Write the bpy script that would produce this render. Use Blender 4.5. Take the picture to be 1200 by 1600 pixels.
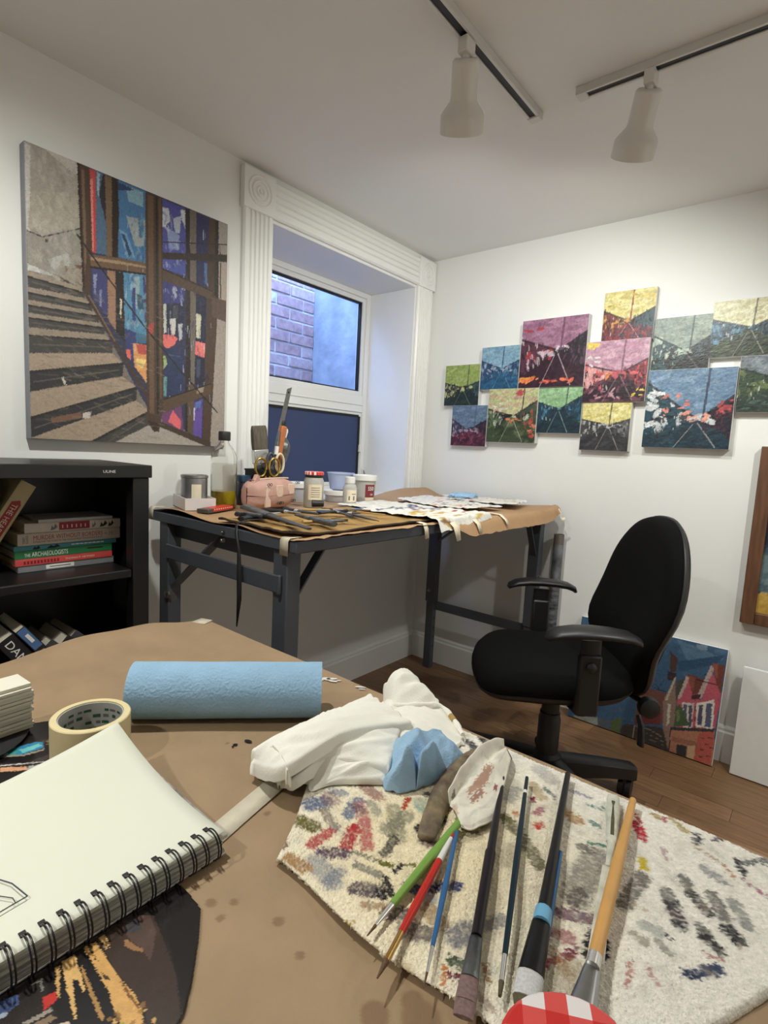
import bpy, bmesh, math, random
import numpy as np
from mathutils import Vector, Matrix, noise as mnoise

for _o in list(bpy.data.objects):
    bpy.data.objects.remove(_o, do_unlink=True)
scene = bpy.context.scene
COL = scene.collection
random.seed(7)
RNG = np.random.default_rng(11)
PI = math.pi

# ------------------------------------------------------------------ camera
CAM_F, CAM_YAW, CAM_PITCH, CAM_ROLL = 842.7, 2.25752, -0.11321, 0.05141
CAM_POS = Vector((1.7266, -2.4119, 1.1348))
_F = Vector((math.cos(CAM_PITCH)*math.cos(CAM_YAW), math.cos(CAM_PITCH)*math.sin(CAM_YAW), math.sin(CAM_PITCH)))
_R0 = Vector((math.sin(CAM_YAW), -math.cos(CAM_YAW), 0)); _U0 = _R0.cross(_F)
_R = _R0*math.cos(CAM_ROLL) + _U0*math.sin(CAM_ROLL); _U = _U0*math.cos(CAM_ROLL) - _R0*math.sin(CAM_ROLL)
cam_data = bpy.data.cameras.new('camera'); cam = bpy.data.objects.new('camera', cam_data); COL.objects.link(cam)
cam_data.sensor_fit = 'HORIZONTAL'; cam_data.sensor_width = 36.0; cam_data.lens = CAM_F/1200*36.0
cam_data.clip_start = 0.02; cam_data.clip_end = 60
_M = Matrix(((_R.x, _U.x, -_F.x), (_R.y, _U.y, -_F.y), (_R.z, _U.z, -_F.z))).to_4x4()
_M.translation = CAM_POS
cam.matrix_world = _M
scene.camera = cam

# ------------------------------------------------------------------ world, exposure
world = bpy.data.worlds.new('dusk_sky'); scene.world = world; world.use_nodes = True
_bg = world.node_tree.nodes['Background']
_bg.inputs[0].default_value = (0.30, 0.50, 1.0, 1); _bg.inputs[1].default_value = 22.0
vs = scene.view_settings
scene.display_settings.display_device = 'sRGB'
vs.view_transform = 'Standard'; vs.look = 'None'; vs.gamma = 1.0; vs.exposure = -0.15; vs.use_curve_mapping = False
LAMP_W = 34.0           # watts of every track lamp
LAMP_COL = (0.99, 1.0, 0.935)
# every track head: x, y of the mount, aim (tilt x, tilt y)
HEADS = [(0.950, -1.245, -0.44, 0.66), (1.270, -0.890, -0.45, 0.69),
         (0.950, -2.080, -0.35, 0.05), (0.950, -3.100, 0.20, -0.30),
         (2.100, -0.890, 0.10, 0.30), (2.900, -0.890, 0.25, -0.10)]

# ------------------------------------------------------------------ helpers
def lin(c):
    c = c/255.0
    return c/12.92 if c <= 0.04045 else ((c+0.055)/1.055)**2.4
def C(r, g, b, k=1.0):
    return (min(lin(r)*k, 1), min(lin(g)*k, 1), min(lin(b)*k, 1), 1)

class MB:
    def __init__(s): s.v = []; s.f = []
    def add(s, vs_, fs_):
        n = len(s.v); s.v += [tuple(q) for q in vs_]; s.f += [tuple(i+n for i in q) for q in fs_]; return s
    def box(s, x0, x1, y0, y1, z0, z1):
        return s.add([(x0,y0,z0),(x1,y0,z0),(x1,y1,z0),(x0,y1,z0),(x0,y0,z1),(x1,y0,z1),(x1,y1,z1),(x0,y1,z1)],
                     [(3,2,1,0),(4,5,6,7),(0,1,5,4),(1,2,6,5),(2,3,7,6),(3,0,4,7)])
    def obox(s, c, size, M):
        hx, hy, hz = size[0]/2, size[1]/2, size[2]/2
        t = MB().box(-hx,hx,-hy,hy,-hz,hz); c = Vector(c); M = M.to_3x3()
        return s.add([c + M @ Vector(q) for q in t.v], t.f)
    def beam(s, p0, p1, w, h, up=(0,0,1)):
        p0, p1 = Vector(p0), Vector(p1); d = (p1-p0); L = d.length; d.normalize()
        side = d.cross(Vector(up)).normalized(); u = side.cross(d)
        M = Matrix((( d.x, side.x, u.x),(d.y, side.y, u.y),(d.z, side.z, u.z)))
        return s.obox((p0+p1)/2, (L, w, h), M)
    def ring_loft(s, rings, caps=True, closed=True):
        n = len(rings[0]); base = len(s.v)
        for r in rings: s.v += [tuple(q) for q in r]
        for i in range(len(rings)-1):
            a = base+i*n; b = a+n
            for j in range(n if closed else n-1):
                k = (j+1) % n; s.f.append((a+j, a+k, b+k, b+j))
        if caps:
            s.f.append(tuple(base+j for j in reversed(range(n)))); e = base+(len(rings)-1)*n
            s.f.append(tuple(e+j for j in range(n)))
        return s
    def cyl(s, p0, p1, r0, r1=None, n=16, caps=True):
        return s.tube([p0, p1], [r0, r0 if r1 is None else r1], n, caps)
    def tube(s, pts, r, n=8, caps=True, flat=1.0, up=None, closed_path=False):
        P = [Vector(q) for q in pts]; m = len(P)
        if not hasattr(r, '__len__'): r = [r]*m
        if not hasattr(flat, '__len__'): flat = [flat]*m
        rings = []; prev = None
        for i in range(m):
            if closed_path: t = P[(i+1) % m]-P[i-1]
            else: t = P[min(i+1, m-1)]-P[max(i-1, 0)]
            t.normalize()
            if prev is None:
                a = Vector(up) if up else (Vector((0,0,1)) if abs(t.z) < .95 else Vector((1,0,0)))
            else: a = prev
            a = (a - t*a.dot(t)); a.normalize(); prev = a; b = t.cross(a)
            rings.append([P[i] + (a*math.cos(2*PI*j/n)*flat[i] + b*math.sin(2*PI*j/n))*r[i] for j in range(n)])
        if closed_path:
            rings.append(rings[0]); caps = False
        return s.ring_loft(rings, caps)
    def lathe(s, prof, n=24, o=(0,0,0), caps=True, M=None):
        o = Vector(o); rings = []
        for r, z in prof:
            ring = [Vector((r*math.cos(2*PI*j/n), r*math.sin(2*PI*j/n), z)) for j in range(n)]
            if M is not None: ring = [M @ q for q in ring]
            rings.append([q+o for q in ring])
        return s.ring_loft(rings, caps)
    def prism(s, poly, fn0, fn1):
        n = len(poly); a = [fn0(*q) for q in poly]; b = [fn1(*q) for q in poly]
        s.add(a+b, [tuple(reversed(range(n))), tuple(range(n, 2*n))] + [(i, (i+1) % n, n+(i+1) % n, n+i) for i in range(n)])
        return s
    def grid(s, nu, nv, fn):
        base = len(s.v)
        for j in range(nv+1):
            for i in range(nu+1): s.v.append(tuple(fn(i/nu, j/nv)))
        for j in range(nv):
            for i in range(nu):
                a = base+j*(nu+1)+i; s.f.append((a, a+1, a+nu+2, a+nu+1))
        return s
    def build(s, name, mat, parent=None, off=None, smooth=False, bevel=0, angle=0.7, seg=2, cols=None, solid=0):
        me = bpy.data.meshes.new(name)
        v = s.v
        if off is not None:
            ox, oy, oz = off; v = [(a-ox, b-oy, c-oz) for a, b, c in v]
        me.from_pydata(v, [], s.f); me.update()
        o = bpy.data.objects.new(name, me); COL.objects.link(o)
        if mat is not None: me.materials.append(M_(mat))
        if cols is not None:
            at = me.color_attributes.new('paint', 'FLOAT_COLOR', 'POINT')
            at.data.foreach_set('color', np.asarray(cols, dtype=np.float32).ravel())
        if solid:
            sm = o.modifiers.new('solid', 'SOLIDIFY'); sm.thickness = solid; sm.offset = -1
        if bevel:
            bm = o.modifiers.new('bevel', 'BEVEL'); bm.width = bevel; bm.segments = seg; bm.limit_method = 'ANGLE'; bm.angle_limit = 0.6
            smooth = True
        if smooth:
            me.polygons.foreach_set('use_smooth', [True]*len(me.polygons)); me.set_sharp_from_angle(angle=angle)
        if parent is not None: o.parent = parent
        elif off is not None: o.location = off
        return o

def tag(o, label=None, cat=None, group=None, kind=None):
    if label: o['label'] = label
    if cat: o['category'] = cat
    if group: o['group'] = group
    if kind: o['kind'] = kind
    return o
def thing(name, label, cat, loc=(0,0,0), rotz=0.0, group=None, rot=None):
    o = bpy.data.objects.new(name, None); COL.objects.link(o); o.empty_display_size = 0.05
    o.location = loc; o.rotation_euler = rot if rot else (0,0,rotz)
    return tag(o, label, cat, group)
def struct(name, mb, mat, **kw):
    return tag(mb.build(name, mat, **kw), kind='structure')
def copy_tree(o, parent=None):
    c = o.copy(); COL.objects.link(c); c.parent = parent
    for ch in list(o.children): copy_tree(ch, c)
    return c

# ------------------------------------------------------------------ materials
MATS = {}
def M_(m): return MATS[m] if isinstance(m, str) else m
def mat(name, col, rough=0.6, metal=0.0, var=0.0, scale=20.0, bump=0.0, bscale=None, trans=0.0, ior=1.45, stretch=None, spec=None, emit=None, estr=0, vcol=False, col2=None, coat=0, sheen=0, detail=4.0, vvar=0.12):
    m = bpy.data.materials.new(name); m.use_nodes = True; nt = m.node_tree; N = nt.nodes; L = nt.links
    b = N['Principled BSDF']; b.inputs['Roughness'].default_value = rough; b.inputs['Metallic'].default_value = metal
    b.inputs['Base Color'].default_value = col
    if trans: b.inputs['Transmission Weight'].default_value = trans; b.inputs['IOR'].default_value = ior
    if spec is not None: b.inputs['Specular IOR Level'].default_value = spec
    if coat: b.inputs['Coat Weight'].default_value = coat
    if sheen: b.inputs['Sheen Weight'].default_value = sheen
    if emit: b.inputs['Emission Color'].default_value = emit; b.inputs['Emission Strength'].default_value = estr
    tc = N.new('ShaderNodeTexCoord'); src = tc.outputs['Object']
    if stretch:
        mp = N.new('ShaderNodeMapping'); mp.inputs['Scale'].default_value = stretch; L.new(src, mp.inputs[0]); src = mp.outputs[0]
    if var or col2:
        nz = N.new('ShaderNodeTexNoise'); nz.inputs['Scale'].default_value = scale; nz.inputs['Detail'].default_value = detail
        L.new(src, nz.inputs['Vector'])
        mx = N.new('ShaderNodeMix'); mx.data_type = 'RGBA'
        if col2: ca, cb = col, col2
        else: ca = tuple(max(0, x*(1-var)) for x in col[:3])+(1,); cb = tuple(min(1, x*(1+var)) for x in col[:3])+(1,)
        rp = N.new('ShaderNodeMapRange'); rp.inputs[1].default_value = 0.3; rp.inputs[2].default_value = 0.7
        L.new(nz.outputs['Fac'], rp.inputs[0]); L.new(rp.outputs[0], mx.inputs[0])
        mx.inputs[6].default_value = ca; mx.inputs[7].default_value = cb
        L.new(mx.outputs[2], b.inputs['Base Color'])
    if vcol:
        a = N.new('ShaderNodeAttribute'); a.attribute_name = 'paint'
        nz = N.new('ShaderNodeTexNoise'); nz.inputs['Scale'].default_value = scale; nz.inputs['Detail'].default_value = 6
        L.new(src, nz.inputs['Vector'])
        hs = N.new('ShaderNodeHueSaturation'); L.new(a.outputs['Color'], hs.inputs['Color'])
        rp = N.new('ShaderNodeMapRange'); rp.inputs[1].default_value = 0.25; rp.inputs[2].default_value = 0.75; rp.inputs[3].default_value = 1-vvar; rp.inputs[4].default_value = 1+vvar
        L.new(nz.outputs['Fac'], rp.inputs[0]); L.new(rp.outputs[0], hs.inputs['Value']); L.new(hs.outputs[0], b.inputs['Base Color'])
    if bump:
        n2 = N.new('ShaderNodeTexNoise'); n2.inputs['Scale'].default_value = bscale or scale; n2.inputs['Detail'].default_value = 4
        L.new(src, n2.inputs['Vector'])
        bp = N.new('ShaderNodeBump'); bp.inputs['Strength'].default_value = bump; bp.inputs['Distance'].default_value = 0.004
        L.new(n2.outputs['Fac'], bp.inputs['Height']); L.new(bp.outputs[0], b.inputs['Normal'])
    MATS[name] = m
    return m

mat('wall_paint', (0.80,0.80,0.775,1), 0.55, var=0.015, scale=3, bump=0.06, bscale=60)
mat('ceiling_paint', (0.80,0.79,0.77,1), 0.8, var=0.01, scale=2, bump=0.03, bscale=80)
mat('trim_paint', (0.82,0.82,0.80,1), 0.35, var=0.01, scale=6, bump=0.03, bscale=40)
mat('steel_grey', C(76,80,88), 0.42, 0.0, var=0.06, scale=8, bump=0.02, bscale=300)
mat('steel_black', C(22,22,23), 0.38, var=0.08, scale=12, bump=0.03, bscale=400)
mat('zinc', C(170,170,168), 0.3, 1.0, var=0.1, scale=60)
mat('kraft', C(168,134,98), 0.78, var=0.06, scale=9, bump=0.12, bscale=140, detail=8)
mat('masking', C(205,196,176), 0.7, var=0.05, scale=80, bump=0.1, bscale=200)
mat('white_lamp', C(225,222,216), 0.3, coat=0.2, var=0.01)
mat('track_white', C(215,213,208), 0.4, var=0.01)
mat('track_slot', C(14,15,22), 0.4, var=0.05)
mat('bulb', (1,1,1,1), 0.5, emit=(1,0.93,0.82,1), estr=6)
mat('black_plastic', C(24,24,25), 0.42, var=0.05, scale=40, bump=0.04, bscale=500)
mat('chair_fabric', C(9,9,10), 0.95, var=0.15, scale=400, bump=0.25, bscale=900, spec=.15)
mat('canvas_white', C(232,232,230), 0.8, var=0.02, scale=40, bump=0.1, bscale=900)
mat('canvas_edge', C(214,214,212), 0.8, var=0.03, scale=50, bump=0.1, bscale=900)
mat('canvas_grey', C(150,152,160), 0.8, var=0.04, scale=50, bump=0.1, bscale=900)
mat('oil_paint', (1,1,1,1), 0.5, vcol=True, scale=120, bump=0.3, bscale=90)
mat('oil_gloss', (1,1,1,1), 0.42, vcol=True, scale=90, bump=0.25, bscale=60, vvar=.3)
mat('glass', (0.93,0.96,1,1), 0.02, trans=1.0, ior=1.05)
mat('wood_frame', C(98,66,46), 0.45, var=0.25, scale=14, stretch=(6,6,0.7), bump=0.08, bscale=60)
# ------------------------------------------------------------------ room shell
H = 2.13; XR = 3.6; YB = -4.4; TH = 0.34
WY0, WY1, WZ0, WZ1 = -1.067, -0.140, 0.895, 1.975
mat('plank', C(140,106,74), 0.42, col2=C(112,82,56), var=0.3, scale=7, stretch=(1.2,12,12), bump=0.05, bscale=40, detail=8)
mat('plank_b', C(150,115,81), 0.42, col2=C(124,92,64), var=0.3, scale=7, stretch=(1.2,12,12), bump=0.05, bscale=40, detail=8)
mat('plank_c', C(128,96,68), 0.42, col2=C(102,74,51), var=0.3, scale=7, stretch=(1.2,12,12), bump=0.05, bscale=40, detail=8)
mat('subfloor', C(130,98,68), 0.5, var=0.2, scale=9, stretch=(1,10,1))
floor = struct('floor', MB().box(-TH, XR+.2, YB-.2, .2, -0.1, -0.006), 'subfloor')
mats_p = ['plank', 'plank_b', 'plank_c', 'plank', 'plank_b']
pw = 0.083
plank_meshes = {}
for r in range(24):
    y1 = -r*pw; x = -random.uniform(0, .7)
    while x < 2.5:
        Lp = random.choice((.45, .6, .75, .9, 1.1)); x0 = max(x, 0.0); x1 = min(x+Lp, 2.5)
        if x1 - x0 > .03:
            q = MB().box(x0+.0006, x1-.0006, y1-pw+.0006, y1-.0006, -.006, 0.0)
            o = q.build('plank', random.choice(mats_p), floor, bevel=0)
        x += Lp
ceiling = struct('ceiling', MB().box(-TH, XR+.2, YB-.2, .2, H, H+.12), 'ceiling_paint')
wl = MB()
wl.box(-TH, 0, YB, WY0, -0.1, H); wl.box(-TH, 0, WY1, .2, -0.1, H)
wl.box(-TH, 0, WY0, WY1, -0.1, WZ0); wl.box(-TH, 0, WY0, WY1, WZ1, H)
wall_left = struct('wall_left', wl, 'wall_paint')
wall_right = struct('wall_right', MB().box(0, XR+.2, 0, .2, -0.1, H), 'wall_paint')
wall_near = struct('wall_near', MB().box(-TH, XR+.2, YB-.2, YB, -0.1, H), 'wall_paint')
wall_far = struct('wall_opposite', MB().box(XR, XR+.2, YB, 0, -0.1, H), 'wall_paint')

def base_prof():
    return [(0,0),(.016,0),(.016,.118),(.011,.124),(.011,.134),(.005,.143),(0,.143)]
b = MB().prism(base_prof(), lambda d,z:(d,0,z), lambda d,z:(d,YB,z)); struct('baseboard_left', b, 'trim_paint')
b = MB().prism(base_prof(), lambda d,z:(0,-d,z), lambda d,z:(XR,-d,z)); struct('baseboard_right', b, 'trim_paint')

# ------------------------------------------------------------------ window with fluted casing in the deep reveal
win = tag(bpy.data.objects.new('window_1', None), kind='structure'); COL.objects.link(win)
def flute_prof(w, t=.02, n=5):
    p = [(0,0),(0,t*.6),(.006,t)]
    m = .016; gw = (w-2*m)/n
    for i in range(n):
        a = m+i*gw
        p += [(a+gw*.12, t), (a+gw*.3, t*.62), (a+gw*.7, t*.62), (a+gw*.88, t)]
    return p + [(w-.006,t),(w,t*.6),(w,0)]
MB().prism(flute_prof(.13), lambda u,d:(d,-1.197+u,.80), lambda u,d:(d,-1.197+u,1.975)).build('casing', 'trim_paint', win)
MB().prism(flute_prof(.122), lambda u,d:(d,-.139+u,.80), lambda u,d:(d,-.139+u,1.975)).build('casing', 'trim_paint', win)
MB().prism(flute_prof(.128,n=4), lambda u,d:(d,-1.064,1.977+u), lambda u,d:(d,-.142,1.977+u)).build('header', 'trim_paint', win)
for y0, y1 in ((-1.204,-1.062), (-.142,-.006)):
    blk = MB().box(0,.026,y0,y1,1.972,2.112).build('rosette_block','trim_paint',win,bevel=.003)
    cy, cz = (y0+y1)/2, 2.042
    for rr, tt in ((.050,.006),(.034,.006),(.016,.006)):
        pts = [(.026, cy+rr*math.cos(a), cz+rr*math.sin(a)) for a in [2*PI*i/28 for i in range(28)]]
        MB().tube(pts, .0045, 6, closed_path=True).build('rosette_ring','trim_paint',blk,smooth=True)
    MB().lathe([(.007,0),(.006,.004),(.002,.006)],16,(.026,cy,cz),M=Matrix.Rotation(PI/2,3,'Y')).build('rosette_boss','trim_paint',blk,smooth=True)
mat('reveal_paint', (0.80,0.80,0.79,1), 0.45, var=0.01)
def rb(n,*a): return MB().box(*a).build(n,'reveal_paint',win,bevel=.002)
rb('reveal_board',-.338,.004,WY0,WY1,WZ1-.012,WZ1); rb('reveal_board',-.338,.004,WY1-.012,WY1,WZ0,WZ1-.012); rb('reveal_board',-.338,.004,WY0,WY0+.012,WZ0,WZ1-.012)
rb('sill',-.338,.015,WY0,WY1,WZ0,WZ0+.014)
GX = -.325
mat('vinyl', C(226,226,224), 0.35, var=0.01)
mat('gasket', C(18,18,20), 0.6, var=0.05)
def vb(n,x0,x1,y0,y1,z0,z1,m='vinyl',par=None): return MB().box(x0,x1,y0,y1,z0,z1).build(n,m,par or win,bevel=.003)
y0, y1, z0, z1 = WY0+.012, WY1-.012, WZ0+.014, WZ1-.012
fr = vb('window_frame',-.345,-.290,y0,y0+.03,z0,z1)
vb('window_frame',-.345,-.290,y1-.03,y1,z0,z1); vb('window_frame',-.345,-.290,y0+.03,y1-.03,z1-.026,z1); vb('window_frame',-.345,-.290,y0+.03,y1-.03,z0,z0+.03)
a0, a1 = y0+.03, y1-.03
vb('middle_rail',-.345,-.292,a0,a1,1.335,1.425); vb('rail_bead',-.292,-.286,a0,a1,1.372,1.380)
for nm, (b0,b1) in {'upper_sash':(1.425,z1-.026),'lower_sash':(z0+.03,1.335)}.items():
    s = MB(); w = .022
    s.box(-.342,-.300,a0,a0+w,b0,b1); s.box(-.342,-.300,a1-w,a1,b0,b1); s.box(-.342,-.300,a0+w,a1-w,b1-w,b1); s.box(-.342,-.300,a0+w,a1-w,b0,b0+w)
    so = s.build(nm,'vinyl',win,bevel=.002)
    g = MB(); c0, c1, e0, e1 = a0+w, a1-w, b0+w, b1-w; gw = .007
    g.box(-.330,-.309,c0,c0+gw,e0,e1); g.box(-.330,-.309,c1-gw,c1,e0,e1); g.box(-.330,-.309,c0,c1,e1-gw,e1); g.box(-.330,-.309,c0,c1,e0,e0+gw)
    g.build('gasket','gasket',so)
    MB().box(-.324,-.318,c0+.001,c1-.001,e0+.001,e1-.001).build('pane','glass',so)
    if nm == 'lower_sash':
        m = bpy.data.materials.new('insect_screen'); m.use_nodes = True; nt = m.node_tree
        bs = nt.nodes['Principled BSDF']; bs.inputs['Base Color'].default_value = C(56,68,104); bs.inputs['Roughness'].default_value = .8
        tr = nt.nodes.new('ShaderNodeBsdfTransparent'); mx = nt.nodes.new('ShaderNodeMixShader'); mx.inputs[0].default_value = .84
        nt.links.new(tr.outputs[0], mx.inputs[1]); nt.links.new(bs.outputs[0], mx.inputs[2])
        nt.links.new(mx.outputs[0], nt.nodes['Material Output'].inputs[0]); MATS['insect_screen'] = m
        MB().box(-.3005,-.2995,c0-.004,c1+.004,e0-.004,e1+.004).build('insect_screen','insect_screen',so)
        s2 = MB(); s2.box(-.303,-.296,c1-.002,c1+.012,e0,e1); s2.box(-.303,-.296,c0-.012,c0+.002,e0,e1); s2.box(-.303,-.296,c0,c1,e1-.004,e1+.008)
        s2.build('screen_frame','gasket',so)
vb('sash_lock',-.298,-.284,a1-.016,a1-.006,1.12,1.16)
cr = MB().box(-.29,-.276,y1-.022,y1-.008,.985,1.03).build('crank_base','vinyl',win,bevel=.003)
MB().tube([(-.278,y1-.015,1.02),(-.262,y1-.02,1.0),(-.255,y1-.025,.97)],.004,8).build('crank_handle','zinc',cr,smooth=True)

# ------------------------------------------------------------------ window well outside
mat('brick', C(196,160,152), 0.9, col2=C(160,128,124), var=.3, scale=30, bump=.5, bscale=70)
mat('brick_b', C(206,178,172), 0.9, col2=C(176,148,144), var=.3, scale=30, bump=.5, bscale=70)
mat('brick_c', C(220,214,212), 0.9, col2=C(170,146,144), var=.3, scale=22, bump=.5, bscale=70)
mat('mortar', C(214,210,204), 0.95, var=.12, scale=30, bump=.5, bscale=60)
mat('concrete', C(172,174,178), 0.9, col2=C(132,134,138), var=.2, scale=6, bump=.6, bscale=25, detail=8)
BX = -1.0; YC = .085
wo = struct('wall_outside', MB().box(BX-.2,BX,-1.9,YC+.3,-.1,2.62), 'mortar')
bl, bh, ms = .205, .060, .012
bm_full = None
row = 0; z = .70
while z < 2.5:
    y = -1.85 + (0 if row % 2 else (bl+ms)/2)
    while y < YC-.02:
        yy1 = min(y+bl, YC-.004)
        d = random.uniform(.003,.010)
        MB().box(BX-.01,BX+d,y,yy1,z,z+bh).build('brick',random.choice(['brick','brick','brick_b','brick_c']),wo,bevel=.003)
        y += bl+ms
    z += bh+ms; row += 1
conc = struct('wall_outside_return', MB().grid(36,80,lambda u,v:(BX+(u)*(BX*-1-.34), YC-.012*mnoise.noise(Vector((u*4,v*11,3)))-.004*mnoise.noise(Vector((u*19,v*50,3))), .5+v*2.1)), 'concrete', smooth=True)
for k in range(26):
    zz = .72+k*.072
    MB().box(-.56+(.1 if k%2 else 0),-.36,YC-.03,YC+.02,zz,zz+.06).build('brick','brick_b' if k%3 else 'brick_c',conc,bevel=.003)
struct('wall_outside_far', MB().box(BX-.2,-.34,-2.0,-1.85,-.1,2.62), 'concrete')
struct('ground_outside', MB().box(BX-.2,-.34,-1.9,YC+.3,.45,.6), 'concrete')
struct('trim_outside', MB().box(-.36,-.34,-1.9,YC+.3,.5,WZ0).box(-.36,-.34,-1.9,YC+.3,WZ1,2.62), 'concrete')

# ------------------------------------------------------------------ ceiling track lights
def track(name, label, x0, y0, x1, y1):
    t = thing(name, label, 'track', (x0,y0,H-.0), group=None)
    d = Vector((x1-x0,y1-y0,0)); L = d.length; t.rotation_euler.z = math.atan2(d.y,d.x)
    s = MB(); w=.035; h=.020
    s.box(0,L,-w/2,-w/2+.008,-h,0); s.box(0,L,w/2-.008,w/2,-h,0); s.box(0,L,-w/2+.008,w/2-.008,-.004,0)
    s.build('rail','track_white',t,bevel=.001)
    MB().box(.022,L-.01,-w/2+.0082,w/2-.0082,-.017,-.0042).build('slot','track_slot',t)
    MB().box(-.004,.024,-w/2-.001,w/2+.001,-h-.002,0).build('end_cap','track_white',t,bevel=.002)
    return t
track('ceiling_track','white ceiling track running from above the workbench towards the viewer, left of the two',.95,-.857,.95,-3.9)
track('ceiling_track','white ceiling track running off to the right above the chair',1.087,-.89,3.4,-.89)
hl = ['white track lamp hanging from the left ceiling track','white track lamp hanging from the right ceiling track',
      'white track lamp on the left track above the wooden table','white track lamp at the near end of the left track',
      'white track lamp further along the right track','white track lamp at the far end of the right track']
for i,(hx,hy,ax,ay) in enumerate(HEADS):
    t = thing('track_lamp', hl[i], 'lamp', (hx,hy,H-.02), group='track lamps')
    MB().box(-.013,.013,-.020,.020,-.036,-.001).build('adapter','white_lamp',t,bevel=.003)
    d = Vector((ax,ay,-1)).normalized()
    p0 = Vector((0,0,-.030)); p1 = Vector((0,0,-.030))+d*.004
    MB().cyl(p0-d*.006,p1+d*.008,.009,n=12).build('swivel','white_lamp',t,smooth=True)
    Mx = d.to_track_quat('Z','Y').to_matrix()
    o = p1+d*.004
    prof = [(.004,0),(.027,.001),(.032,.006),(.032,.008),(.032,.075),(.034,.084),(.050,.104),(.055,.112),(.055,.150),(.0535,.151),(.051,.150),(.051,.115),(.046,.106),(.030,.086),(.028,.075),(.028,.02),(.004,.02)]
    MB().lathe([(r,zz) for r,zz in prof],32,o,caps=True,M=Mx).build('shade','white_lamp',t,smooth=True,angle=.9)
    MB().lathe([(.002,.085),(.028,.09),(.042,.118),(.044,.126),(.03,.133),(.002,.136)],24,o,M=Mx).build('bulb','bulb',t,smooth=True)
    ld = bpy.data.lights.new('track_lamp_light','SPOT'); ld.energy = LAMP_W*(.88,.64,1.15,1.7,1.2,1.5)[i]; ld.color = LAMP_COL
    ld.spot_size = math.radians(158); ld.spot_blend = .75; ld.shadow_soft_size = .022
    lo = bpy.data.objects.new('light', ld); COL.objects.link(lo); lo.parent = t
    lo.location = o + d*.155; lo.rotation_euler = (-d).to_track_quat('Z','Y').to_euler()
# ------------------------------------------------------------------ lettering
def text_mesh(body, width=None, height=None, depth=.0002, spacing=1.0):
    cu = bpy.data.curves.new('lettering', 'FONT'); cu.body = body; cu.size = 1; cu.align_x = 'LEFT'; cu.space_character = spacing
    cu.resolution_u = 3
    ob = bpy.data.objects.new('lettering', cu); COL.objects.link(ob)
    me = bpy.data.meshes.new_from_object(ob)
    bpy.data.objects.remove(ob); bpy.data.curves.remove(cu)
    n = len(me.vertices); a = np.empty(n*3, dtype=np.float32); me.vertices.foreach_get('co', a); a = a.reshape(-1,3)
    mn, mx = a.min(0), a.max(0); e = mx-mn
    sx = (width/e[0]) if width else None; sy = (height/e[1]) if height else None
    if sx is None: sx = sy
    if sy is None: sy = sx
    a[:,0] = (a[:,0]-mn[0])*sx; a[:,1] = (a[:,1]-mn[1])*sy; a[:,2] = 0
    me.vertices.foreach_set('co', a.ravel()); me.update()
    return me
def lettering(body, m, parent, org, xdir, ydir, width=None, height=None, name='lettering', spacing=1.0):
    me = text_mesh(body, width, height, spacing=spacing); me.materials.append(M_(m))
    o = bpy.data.objects.new(name, me); COL.objects.link(o); o.parent = parent
    X = Vector(xdir).normalized(); Y = Vector(ydir).normalized(); Z = X.cross(Y)
    mm = Matrix(((X.x,Y.x,Z.x),(X.y,Y.y,Z.y),(X.z,Y.z,Z.z))).to_4x4(); mm.translation = Vector(org)
    o.matrix_local = mm
    return o
for n_, c_ in {'ink_white':(232,230,226),'ink_black':(24,22,22),'ink_red':(168,40,38),'ink_cream':(228,216,190),'ink_grey':(110,110,110),'ink_darkred':(120,26,34),'ink_green':(40,90,60)}.items():
    mat(n_, C(*c_), .6, var=.03, scale=80)

# ------------------------------------------------------------------ black steel bookcase
bc = thing('bookcase','black steel bookcase with white maker lettering on its top edge, under the staircase painting','bookcase',(.17,-2.14,0))
off = (.17,-2.14,0)
Y0b, Y1b = -2.58, -1.700
def bb(n,*a,m='steel_black',bv=.002,par=None): return MB().box(*a).build(n,m,par or bc,off,bevel=bv)
top = bb('top',.015,.336,Y0b-.004,Y1b+.004,1.031,1.064)
bb('side_panel',.02,.30,Y1b-.006,Y1b-.002,.0,1.031); bb('side_panel',.02,.30,Y0b+.002,Y0b+.006,0,1.031)
bb('front_post',.29,.331,Y1b-.045,Y1b-.002,0,1.031); bb('front_post',.29,.331,Y0b+.002,Y0b+.045,0,1.031)
bb('back_panel',.016,.0215,Y0b+.003,Y1b-.003,0,1.031)
for z in (.07,.446,.788):
    s = bb('shelf',.024,.325,Y0b+.01,Y1b-.047,z-.004,z); bb('shelf_lip',.317,.327,Y0b+.046,Y1b-.047,z-.022,z-.001,par=bc)
MB().cyl((.3,-1.756,.776),(.3,-1.738,.776),.004,n=8).build('shelf_clip','zinc',bc,off,smooth=True)
lettering('ULINE','ink_white',top,(.3364-.17,-1.822+2.14,1.0445),(0,1,0),(0,0,1),width=.030,height=.0065)

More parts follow.
